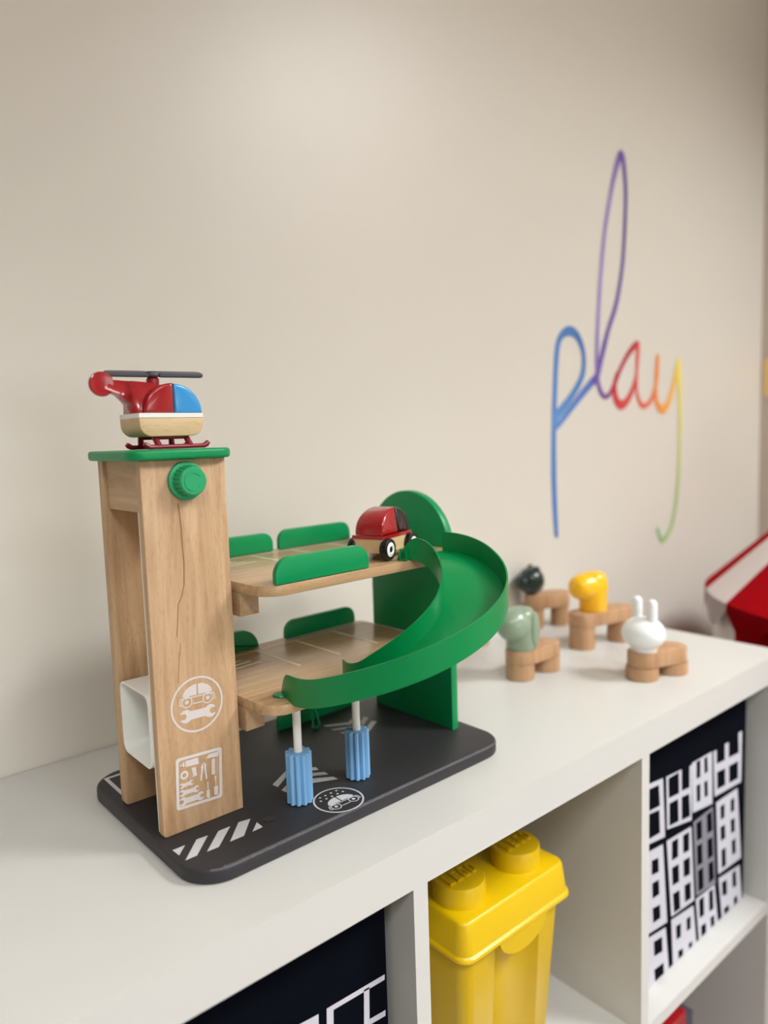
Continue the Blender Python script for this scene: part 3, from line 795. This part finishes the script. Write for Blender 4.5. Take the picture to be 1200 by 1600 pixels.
# ------------------------------------------------------------------ red car on the upper deck
CX, CY, CH = 0.0722, 0.1284, 18.0
car = thing('toy_car', 'small red toy car with wooden chassis and black tyres on the upper deck', 'toy car', (CX, CY, UZ))


def car_part(name, bm, mat, parent=car, smooth=True, **k):
    bmesh.ops.translate(bm, verts=bm.verts, vec=(CX, CY, UZ + 0.0005))
    rotz(bm, CH, (CX, CY))
    return link_bm(name, bm, mat, parent, smooth, **k)


car_part('chassis', bm_box(-0.0280, 0.0270, -0.0165, 0.0165, 0.0075, 0.0205, 0.0012, 2), M['woodc'])
car_part('bumper_band', bm_box(-0.0285, 0.0275, -0.0172, 0.0172, 0.0206, 0.0238, 0.0008, 2), M['red'])
XW = 0.0035
pr = [(XW, 0.0240)]
for k in range(13):
    t = PI / 2 + PI / 2 * k / 12
    pr.append((XW + 0.001 + 0.0300 * math.cos(t) if k else XW, 0.0240 + 0.0250 * (math.sin(t) ** 0.75)))


def taper_cab(bm, z0, z1, k):
    for v in bm.verts:
        f = max(0.0, min(1.0, (v.co.z - z0) / (z1 - z0)))
        v.co.y *= 1 - k * f * f
    return bm


def fine_prism(pts, y0, y1, bev):
    return prism(pts, 'Y', y0, y1, bev, 3)


car_part('cab', taper_cab(fine_prism(pr, -0.0165, 0.0165, 0.0028), 0.024, 0.049, 0.25), M['red'])
pw = [(XW + 0.0004, 0.0240)]
for k in range(13):
    t = PI / 2 * k / 12
    pw.append((XW + 0.0004 + 0.0225 * math.cos(t), 0.0240 + 0.0248 * (math.sin(t) ** 0.8)))
car_part('windscreen', taper_cab(fine_prism(pw, -0.0162, 0.0162, 0.0024), 0.024, 0.049, 0.25), M['glassb'], label='glossy black windscreen block')
for x in (-0.0215, 0.0235):
    car_part('axle', lathe([(0.0018, -0.019), (0.0018, 0.019)], (x, 0, 0.0108), 'Y', 10), M['steel'])
    for s in (-1, 1):
        prof = [(0.0, 0.0), (0.0088, 0.0), (0.0104, 0.0012), (0.0108, 0.0030), (0.0108, 0.0050), (0.0102, 0.0072), (0.0088, 0.0080), (0.0072, 0.0080), (0.0070, 0.0074), (0.0, 0.0074)]
        w = car_part('wheel', lathe([(r, s * (0.0142 + a)) for r, a in prof], (x, 0, 0.0108), 'Y', 32, False), M['black'])
        hb = car_part('hubcap', lathe([(r, s * (0.0142 + a)) for r, a in ((0.0028, 0.0075), (0.0028, 0.0078), (0.0036, 0.0086), (0.0060, 0.0080), (0.0070, 0.0076), (0.0069, 0.0074))], (x, 0, 0.0108), 'Y', 28, False), M['white'], w)
        car_part('hub_pin', lathe([(r, s * (0.0142 + a)) for r, a in ((0.0027, 0.0074), (0.0027, 0.0080), (0.0, 0.0082))], (x, 0, 0.0108), 'Y', 16, False), M['black'], w)


# ------------------------------------------------------------------ wooden animals
def animal(name, label, f, r, rad, leg, thick, legr=None):
    """plank body on two round feet, front foot f, rear foot r"""
    legr = legr or rad
    t = thing(name, label, 'toy animal', ((f[0] + r[0]) / 2, (f[1] + r[1]) / 2, 0), 'lacquered wooden animals on the shelf')
    d = Vector((r[0] - f[0], r[1] - f[1]))
    L = d.length
    a = math.atan2(d.y, d.x)
    out = []
    for k in range(13):
        q = PI / 2 + PI * k / 12
        out.append((rad * math.cos(q), rad * math.sin(q)))
    for k in range(13):
        q = -PI / 2 + PI * k / 12
        out.append((L + rad * math.cos(q), rad * math.sin(q)))
    bm = prism(out, 'Z', leg, leg + thick, 0.0010, 2)
    bmesh.ops.rotate(bm, verts=bm.verts, cent=(0, 0, 0), matrix=Matrix.Rotation(a, 3, 'Z'))
    bmesh.ops.translate(bm, verts=bm.verts, vec=(f[0], f[1], 0))
    link_bm('body_plank', bm, M['wooda'], t, True)
    for c in (f, r):
        link_bm('foot', lathe([(0.0, 0.0), (legr - 0.001, 0.0), (legr, 0.001), (legr * 0.985, leg - 0.0002), (0.0, leg - 0.0002)], (c[0], c[1], 0), 'Z', 32, False), M['wooda'], t, True)
    return t, a


def place(bm, f, a, z):
    """local: +X points to the tail"""
    bmesh.ops.rotate(bm, verts=bm.verts, cent=(0, 0, 0), matrix=Matrix.Rotation(a, 3, 'Z'))
    bmesh.ops.translate(bm, verts=bm.verts, vec=(f[0], f[1], z))
    return bm


def bent_head(neck_r, neck_h, snout_r, reach, back=0.0, bend=0.8):
    """vertical round neck that turns forwards into a blunt round snout"""
    bm = bmesh.new()
    path, rad_ = [(back, 0, 0), (back, 0, neck_h * 0.35)], [neck_r, neck_r]
    zc = neck_h
    path.append((back, 0, zc - snout_r * 0.9))
    rad_.append(neck_r)
    R_ = neck_r * bend / 0.95
    for k in range(1, 9):
        t = PI / 2 * k / 8
        path.append((back - R_ * 0.95 * (1 - math.cos(t)), 0, zc - snout_r * 0.9 + R_ * 0.95 * math.sin(t)))
        rad_.append(neck_r + (snout_r - neck_r) * k / 8)
    x_end, z_end = path[-1][0], path[-1][2]
    for k in range(1, 9):
        t = PI / 2 * k / 8
        path.append((x_end - reach * math.sin(t), 0, z_end))
        rad_.append(max(0.0008, snout_r * math.cos(t) ** 0.55 if k < 8 else 0.0008))
    n = 28
    rings = []
    for i, p in enumerate(path):
        p = Vector(p)
        d = (Vector(path[min(i + 1, len(path) - 1)]) - Vector(path[max(i - 1, 0)])).normalized()
        s = Vector((0, 1, 0))
        u = s.cross(d).normalized()
        rings.append([bm.verts.new(p + (s * math.cos(2 * PI * k / n) + u * math.sin(2 * PI * k / n)) * rad_[i]) for k in range(n)])
    for a, b in zip(rings, rings[1:]):
        for k in range(n):
            bm.faces.new((a[k], a[(k + 1) % n], b[(k + 1) % n], b[k]))
    bm.faces.new(rings[0])
    bm.faces.new(rings[-1])
    return bm


# sage green, floppy ears
f = (0.3675, 0.199)
t, a = animal('wooden_elephant', 'wooden animal toy with sage green floppy-eared head beside the ramp', f, (0.421, 0.197), 0.0195, 0.0215, 0.0185)
hm = lathe([(0.0, 0.0), (0.0195, 0.0), (0.0203, 0.0010), (0.0205, 0.033), (0.0203, 0.040), (0.019, 0.049), (0.014, 0.055), (0.0, 0.0585)], (0.003, 0, 0), 'Z', 32, False)
uv_sphere((-0.010, 0, 0.0355), 0.0275, 0.0222, 0.0228, 32, 18, hm)
hd = link_bm('head', place(hm, f, a, 0.0402), M['mint'], t, True, 60)
for s_ in (-1, 1):
    e = uv_sphere((0, 0, 0), 0.0078, 0.0042, 0.0230, 20, 14)
    bmesh.ops.translate(e, verts=e.verts, vec=(0.0085, s_ * 0.0200, 0.0290))
    link_bm('ear', place(e, f, a, 0.0402), M['mint'], hd, True)

# yellow, long neck
f = (0.543, 0.221)
t, a = animal('wooden_giraffe', 'tall wooden animal toy with bright yellow bent head', f, (0.618, 0.203), 0.0195, 0.0345, 0.0205)
yh = lathe([(0.0, 0.0), (0.0200, 0.0), (0.0208, 0.0012), (0.0208, 0.041), (0.0202, 0.049), (0.0180, 0.0555), (0.0120, 0.0592), (0.0, 0.0600)], (0.0225, 0, 0), 'Z', 36, False)
bar = lathe([(0.0, -0.0420), (0.0100, -0.0400), (0.0165, -0.0345), (0.0200, -0.0250), (0.0210, -0.0100), (0.0210, 0.0), (0.0200, 0.0100), (0.0150, 0.0160), (0.0, 0.0190)], (0.0225, 0, 0.0385), 'X', 36, False)
tmpm = bpy.data.meshes.new('head')
bar.to_mesh(tmpm)
bar.free()
yh.from_mesh(tmpm)
link_bm('head', place(yh, f, a, 0.0552), M['yell'], t, True, 60)

# black green, upright ears
f = (0.588, 0.346)
t, a = animal('wooden_cat', 'wooden animal toy with blackish green eared head by the wall', f, (0.634, 0.328), 0.0170, 0.0340, 0.0240, 0.0155)
hb = uv_sphere((-0.006, 0, 0.0245), 0.0225, 0.0225, 0.0235)
hd = link_bm('head', place(hb, f, a, 0.0565), M['dgreen'], t, True, 60)
link_bm('muzzle', place(uv_sphere((-0.022, 0, 0.0235), 0.0135, 0.0160, 0.0140), f, a, 0.0565), M['dgreen'], hd, True, 60)
for s in (-1, 1):
    link_bm('ear', place(lathe([(0.0062, 0.0), (0.0056, 0.006), (0.0038, 0.0090), (0.0, 0.0102)], (-0.001, s * 0.0105, 0.0405), 'Z', 16, False), f, a, 0.0565), M['dgreen'], hd, True, 60)

# white rabbit
f = (0.4777, 0.0831)
t, a = animal('wooden_rabbit', 'low wooden rabbit toy with round white head and two upright ears', f, (0.5275, 0.0685), 0.0192, 0.0170, 0.0200, 0.0212)
hd = link_bm('head', place(uv_sphere((0.002, 0, 0.0235), 0.0270, 0.0300, 0.0220), f, a, 0.0372), M['bunny'], t, True, 60)
link_bm('neck', place(lathe([(0.0, 0.0), (0.0165, 0.0), (0.0170, 0.001), (0.0165, 0.010)], (0.003, 0, 0.0), 'Z', 28, False), f, a, 0.0372), M['bunny'], hd, True)
for s in (-1, 1):
    link_bm('ear', place(lathe([(0.0066, 0.0), (0.0066, 0.026), (0.0056, 0.0298), (0.003, 0.0322), (0.0, 0.0328)], (0.004, s * 0.0135, 0.0380), 'Z', 20, False), f, a, 0.0372), M['bunny'], hd, True, 60)

# the one behind the ramp
f = (0.362, 0.331)
t, a = animal('wooden_dog', 'wooden animal toy almost hidden behind the green ramp', f, (0.450, 0.350), 0.0180, 0.0215, 0.0185)
link_bm('head', place(bent_head(0.0165, 0.030, 0.0175, 0.018, 0.0), f, a, 0.0402), M['wooda'], t, True, 60)

# ------------------------------------------------------------------ rainbow word on the wall
INK = {'p': [(66, 112, 176), (84, 134, 196), (62, 108, 170), (96, 146, 206), (78, 104, 176)],
       'l': [(84, 84, 170), (104, 76, 160), (96, 72, 150), (74, 48, 138), (140, 118, 184), (150, 134, 196), (110, 80, 160), (130, 50, 96)],
       'a': [(150, 44, 84), (178, 40, 60), (206, 70, 66), (170, 34, 58)],
       'a2': [(216, 84, 74), (214, 88, 70), (226, 110, 78), (232, 142, 66)],
       'y': [(232, 142, 66), (232, 140, 60), (236, 172, 72), (238, 218, 92)],
       'y2': [(238, 218, 92), (226, 214, 104), (170, 196, 116), (150, 190, 122), (140, 192, 160)]}
word = thing('wall_decal', 'rainbow coloured script word play on the beige wall', 'wall decal', (0.75, WALL_Y, 0.4))


def smooth_path(P, sub=5):
    out = []
    for i in range(len(P) - 1):
        p0, p1, p2, p3 = P[max(i - 1, 0)], P[i], P[i + 1], P[min(i + 2, len(P) - 1)]
        for k in range(sub):
            t = k / sub
            out.append(tuple(0.5 * (2 * b + (c - a) * t + (2 * a - 5 * b + 4 * c - d) * t * t + (3 * b - a - 3 * c + d) * t ** 3) for a, b, c, d in zip(p0, p1, p2, p3)))
    out.append(P[-1])
    return out


def ribbon(name, path, cols, depth):
    P = smooth_path(path)
    vs, fs, vc = [], [], []
    n = len(P)
    # rounded ends: a few narrowing stations before and after
    def ext(a, b, w):
        L = math.hypot(a[0] - b[0], a[1] - b[1]) or 1
        d = ((a[0] - b[0]) / L, (a[1] - b[1]) / L)
        return [(a[0] + d[0] * w / 2 * math.sin(t), a[1] + d[1] * w / 2 * math.sin(t), w * max(0.08, math.cos(t))) for t in (0.5, 0.95, 1.3, 1.53)]
    P = ext(P[0], P[1], P[0][2])[::-1] + P + ext(P[-1], P[-2], P[-1][2])
    n = len(P)
    for i, (u, v, w) in enumerate(P):
        a, b = P[max(i - 1, 0)], P[min(i + 1, n - 1)]
        dx, dz = b[0] - a[0], b[1] - a[1]
        L = math.hypot(dx, dz) or 1
        q = i / (n - 1) * (len(cols) - 1)
        k = min(int(q), len(cols) - 2)
        c = [cols[k][j] + (cols[k + 1][j] - cols[k][j]) * (q - k) for j in range(3)]
        y = WALL_Y - depth - i * 4e-6
        for sd in (-1, 1):
            vs.append(((u - dz / L * w / 2 * sd) / 1000, y, (v + dx / L * w / 2 * sd) / 1000))
            vc.append(lin(c))
        if i:
            fs.append((2 * i - 2, 2 * i - 1, 2 * i + 1, 2 * i))
    me = bpy.data.meshes.new(name)
    off = origin_of(word)
    me.from_pydata([(v[0] - off.x, v[1] - off.y, v[2] - off.z) for v in vs], [], fs)
    ca = me.color_attributes.new('ink', 'FLOAT_COLOR', 'POINT')
    for i, c in enumerate(vc):
        ca.data[i].color = c
    me.materials.append(M['decal'])
    o = bpy.data.objects.new(name, me)
    COL.objects.link(o)
    o.parent = word
    return o


ribbon('letter_p', PLAY['p'], INK['p'], 0.0006)['label'] = 'blue letter p'
ribbon('letter_l', PLAY['l'], INK['l'], 0.0008)['label'] = 'purple letter l'
ribbon('letter_a', PLAY['a'], INK['a'], 0.0006)['label'] = 'crimson letter a'
ribbon('letter_a_tail', PLAY['a2'], INK['a2'], 0.0010)
ribbon('letter_y', PLAY['y'], INK['y'], 0.0012)['label'] = 'orange and yellow letter y'
ribbon('letter_y_tail', PLAY['y2'], INK['y2'], 0.0014)['label'] = 'yellow to green tail of letter y'

# a corner of another decal on the side wall
tag(link_bm('side_decal', prism(rrect(0.250, 0.3690, 0.398, 0.494, 0.01, 6), 'X', 1.5385, 1.5398, 0.0), painted('pale_orange_vinyl', (244, 208, 140), 0.6, 0.05)), 'pale orange decal at the right edge, on the side wall', 'wall decal')

# ------------------------------------------------------------------ yellow brick bin
FZ = -0.374
yb = thing('brick_storage_bin', 'yellow plastic bin shaped like a studded brick, in the middle compartment', 'storage bin', (0.177, 0.134, FZ))
BX0, BX1, BY0, BY1 = 0.0935, 0.2610, 0.0500, 0.2170
BCX, BCY = (BX0 + BX1) / 2, (BY0 + BY1) / 2


def bin_outline(ins):
    x0, x1, y0, y1 = BX0 + ins, BX1 - ins, BY0 + ins, BY1 - ins
    r = 0.014
    out = []
    for k in range(7):
        t = math.radians(180 + 90 * k / 6)
        out.append((x0 + r + r * math.cos(t), y0 + r + r * math.sin(t)))
    # concave finger channel in the front
    c0, c1, dep = BCX - 0.034, BCX + 0.040, 0.017
    for k in range(13):
        q = k / 12
        out.append((c0 + (c1 - c0) * q, y0 + dep * math.sin(PI * q) ** 0.6))
    for cx, cy, a_ in ((x1 - r, y0 + r, 270), (x1 - r, y1 - r, 0), (x0 + r, y1 - r, 90)):
        for k in range(7):
            t = math.radians(a_ + 90 * k / 6)
            out.append((cx + r * math.cos(t), cy + r * math.sin(t)))
    return out


bb = bmesh.new()
rows = []
for z, ins in ((FZ + 0.0005, 0.0180), (FZ + 0.004, 0.0150), (-0.186, 0.0035)):
    rows.append([bb.verts.new((x, y, z)) for x, y in bin_outline(ins)])
for a_, b_ in zip(rows, rows[1:]):
    n_ = len(a_)
    for k in range(n_):
        bb.faces.new((a_[k], a_[(k + 1) % n_], b_[(k + 1) % n_], b_[k]))
bb.faces.new(rows[0])
bb.faces.new(rows[-1])
body = link_bm('bin_body', bb, M['brick'], yb, True, 40)
lb = bmesh.new()
rows = []
for z, gx, r in ((-0.1905, 0.0045, 0.015), (-0.1885, 0.0062, 0.016), (-0.1855, 0.0058, 0.016), (-0.1835, 0.0035, 0.014), (-0.154, 0.0, 0.012), (-0.1515, -0.0012, 0.012), (-0.1505, -0.0035, 0.011)):
    rows.append([lb.verts.new((x, y, z)) for x, y in rrect(BX0 - gx, BX1 + gx, BY0 - gx, BY1 + gx, r, 6)])
for a_, b_ in zip(rows, rows[1:]):
    n_ = len(a_)
    for k in range(n_):
        lb.faces.new((a_[k], a_[(k + 1) % n_], b_[(k + 1) % n_], b_[k]))
lb.faces.new(rows[0])
lb.faces.new(rows[-1])
lid = link_bm('bin_lid', lb, M['brick'], yb, True, 40)
tabp = [(BCX - 0.036, -0.1890)] + [(BCX + 0.003 - 0.039 * math.cos(PI * k / 14), -0.1890 - 0.025 * math.sin(PI * k / 14)) for k in range(15)] + [(BCX + 0.042, -0.1890)]
link_bm('lid_tab', prism(tabp, 'Y', 0.0455, 0.0490, 0.0006, 1), M['brick'], lid, True)
def oval(a, b, n=20):
    return [(0.5 + a * math.copysign(abs(math.cos(2 * PI * k / n)) ** 0.7, math.cos(2 * PI * k / n)), 0.5 + b * math.copysign(abs(math.sin(2 * PI * k / n)) ** 0.7, math.sin(2 * PI * k / n))) for k in range(n)]


STUD_LETTERS = [
    ([(0, 0), (0.9, 0), (0.9, 0.17), (0.28, 0.17), (0.28, 1), (0, 1)], None),
    ([(0, 0), (0.9, 0), (0.9, 0.16), (0.28, 0.16), (0.28, 0.42), (0.8, 0.42), (0.8, 0.58), (0.28, 0.58), (0.28, 0.84), (0.9, 0.84), (0.9, 1), (0, 1)], None),
    ([(0.2, 0), (0.95, 0), (0.95, 0.52), (0.5, 0.52), (0.5, 0.38), (0.68, 0.38), (0.68, 0.16), (0.3, 0.16), (0.28, 0.2), (0.28, 0.8), (0.32, 0.84), (0.95, 0.84), (0.95, 1), (0.2, 1), (0.0, 0.85), (0.0, 0.15)], None),
    (oval(0.5, 0.5), oval(0.23, 0.33)),
]
for sx in (-0.0455, 0.0455):
    for sy in (-0.0435, 0.0435):
        cx, cy = BCX + sx - 0.003, BCY + sy
        st = link_bm('stud', lathe([(0.0, 0.0), (0.0285, 0.0), (0.0278, 0.0195), (0.0268, 0.0210), (0.0, 0.0212)], (cx, cy, -0.1506), 'Z', 40, False), M['brick'], lid, True, 40)
        for n_, (outer, inner) in enumerate(STUD_LETTERS):
            x0 = cx - 0.0205 + n_ * 0.0108
            y0 = cy - 0.0085
            z0 = -0.1506 + 0.0209
            lt = bmesh.new()
            to = [lt.verts.new((x0 + u * 0.0085 + v * 0.0016, y0 + v * 0.0165, z0 + 0.0024)) for u, v in outer]
            lo_ = [lt.verts.new((x0 + u * 0.0085 + v * 0.0016, y0 + v * 0.0165, z0)) for u, v in outer]
            m_ = len(outer)
            for k in range(m_):
                lt.faces.new((to[k], to[(k + 1) % m_], lo_[(k + 1) % m_], lo_[k]))
            if inner:
                ti = [lt.verts.new((x0 + u * 0.0085 + v * 0.0016, y0 + v * 0.0165, z0 + 0.0024)) for u, v in inner]
                li = [lt.verts.new((x0 + u * 0.0085 + v * 0.0016, y0 + v * 0.0165, z0)) for u, v in inner]
                for k in range(m_):
                    lt.faces.new((ti[k], ti[(k + 1) % m_], li[(k + 1) % m_], li[k]))
                    lt.faces.new((to[k], to[(k + 1) % m_], ti[(k + 1) % m_], ti[k]))
            else:
                lt.faces.new(to)
            link_bm('raised_letter', lt, M['brick'], lid)

# ------------------------------------------------------------------ fabric boxes with printed houses
def fabric_box(label, x0, x1, y0, z1):
    t = thing('storage_box', label, 'storage box', ((x0 + x1) / 2, 0.19, FZ), 'navy fabric boxes in the shelf')
    bo = link_bm('box_body', bm_box(x0, x1, y0, 0.355, FZ + 0.0006, z1, 0.0045, 3), M['navy'], t, True)
    return t, bo


t, bo = fabric_box('navy fabric box printed with rows of white houses, right of the yellow bin', 0.3590, 0.6730, 0.0305, -0.0480)


def holed(outer, holes, put):
    bm = bmesh.new()
    es = []
    for lp in [outer] + holes:
        vs = [bm.verts.new(put(u / 1000.0, v / 1000.0)) for u, v in lp]
        es += [bm.edges.new((vs[k], vs[(k + 1) % len(vs)])) for k in range(len(vs))]
    bmesh.ops.triangle_fill(bm, edges=es, use_beauty=True)
    return bm


for k, q in enumerate(BOX_PRINT):
    link_bm('house_print', holed(q[0], q[1:], lambda u, v: (u, 0.0300, max(v, -0.3730))), M['pgrey'] if k == 6 else M['pwhite'], bo)
t, bo = fabric_box('navy fabric box printed with large white window frames, nearest the camera', -0.3440, -0.0250, 0.0278, -0.0480)
for q in LBOX_PRINT:
    link_bm('window_frame_print', print_bm([q], [], lambda u, v, w: (u, 0.0272 - w, v)), M['pwhite'], bo)

# ------------------------------------------------------------------ red toy in the lower compartment
rt = thing('toy_truck', 'red and dark grey toy in the lower compartment under the printed box', 'toy', (0.51, 0.08, FLOOR + 0.039))
RB = FLOOR + 0.039
link_bm('truck_body', bm_box(0.420, 0.600, 0.035, 0.125, RB + 0.03, RB + 0.15, 0.012, 3), M['red'], rt, True)
link_bm('truck_cab', bm_box(0.470, 0.520, 0.040, 0.120, RB + 0.145, RB + 0.250, 0.022, 4), M['red'], rt, True)
link_bm('truck_window', bm_box(0.512, 0.548, 0.044, 0.116, RB + 0.145, RB + 0.232, 0.014, 3), M['grey'], rt, True)
for x in (0.455, 0.565):
    for y in (0.035, 0.125):
        link_bm('wheel', lathe([(0.0, -0.010), (0.026, -0.010), (0.030, -0.006), (0.030, 0.006), (0.026, 0.010), (0.0, 0.010)], (x, y, RB + 0.0304), 'Y', 24, False), M['grey'], rt, True)

# ------------------------------------------------------------------ striped play tent in the corner
TX, TY, TR_ = 1.125, -0.108, 0.375
EAVE, APEX = 0.030, 0.385
tent = thing('play_tent', 'red and white striped play tent in the room corner beyond the shelf', 'play tent', (TX, TY, FLOOR))
NG = 20
T0 = math.radians(68)


def tp(t, r, z):
    return (TX + r * math.cos(t), TY + r * math.sin(t), z)


for k in range(NG):
    t0, t1 = T0 + 2 * PI * k / NG, T0 + 2 * PI * (k + 1) / NG
    mat = M['tentr'] if k % 2 == 0 else M['tentw']
    mat2 = M['tentw'] if (k // 2) % 2 == 1 else M['tentr']
    bm = bmesh.new()
    mid = (t0 + t1) / 2
    for i in range(4):
        a_, b_ = t0 + (t1 - t0) * i / 4, t0 + (t1 - t0) * (i + 1) / 4
        for j in range(5):
            r0, r1 = TR_ * (1 - j / 5) + 0.004, TR_ * (1 - (j + 1) / 5) + 0.004
            z0, z1 = EAVE + (APEX - EAVE) * j / 5, EAVE + (APEX - EAVE) * (j + 1) / 5
            bm.faces.new([bm.verts.new(v) for v in (tp(a_, r0, z0), tp(b_, r0, z0), tp(b_, r1, z1), tp(a_, r1, z1))])
    bmesh.ops.remove_doubles(bm, verts=bm.verts, dist=1e-5)
    bmesh.ops.solidify(bm, geom=bm.faces[:], thickness=0.003)
    link_bm('roof_panel', bm, mat, tent, True)
    bm = bmesh.new()
    for i in range(4):
        a_, b_ = t0 + (t1 - t0) * i / 4, t0 + (t1 - t0) * (i + 1) / 4
        bm.faces.new([bm.verts.new(v) for v in (tp(a_, TR_ - 0.012, FLOOR + 0.002), tp(b_, TR_ - 0.012, FLOOR + 0.002), tp(b_, TR_ - 0.012, EAVE), tp(a_, TR_ - 0.012, EAVE))])
    bmesh.ops.remove_doubles(bm, verts=bm.verts, dist=1e-5)
    bmesh.ops.solidify(bm, geom=bm.faces[:], thickness=0.003)
    link_bm('wall_panel', bm, mat2, tent, True)
    bm = bmesh.new()
    top, bot = [], []
    for i in range(9):
        q = i / 8
        a_ = t0 + (t1 - t0) * q
        top.append(bm.verts.new(tp(a_, TR_ + 0.003, EAVE)))
        bot.append(bm.verts.new(tp(a_, TR_ + 0.004, EAVE - 0.012 - 0.040 * math.sin(PI * q))))
    for i in range(8):
        bm.faces.new((top[i], top[i + 1], bot[i + 1], bot[i]))
    bmesh.ops.solidify(bm, geom=bm.faces[:], thickness=0.003)
    link_bm('valance', bm, mat, tent, True)
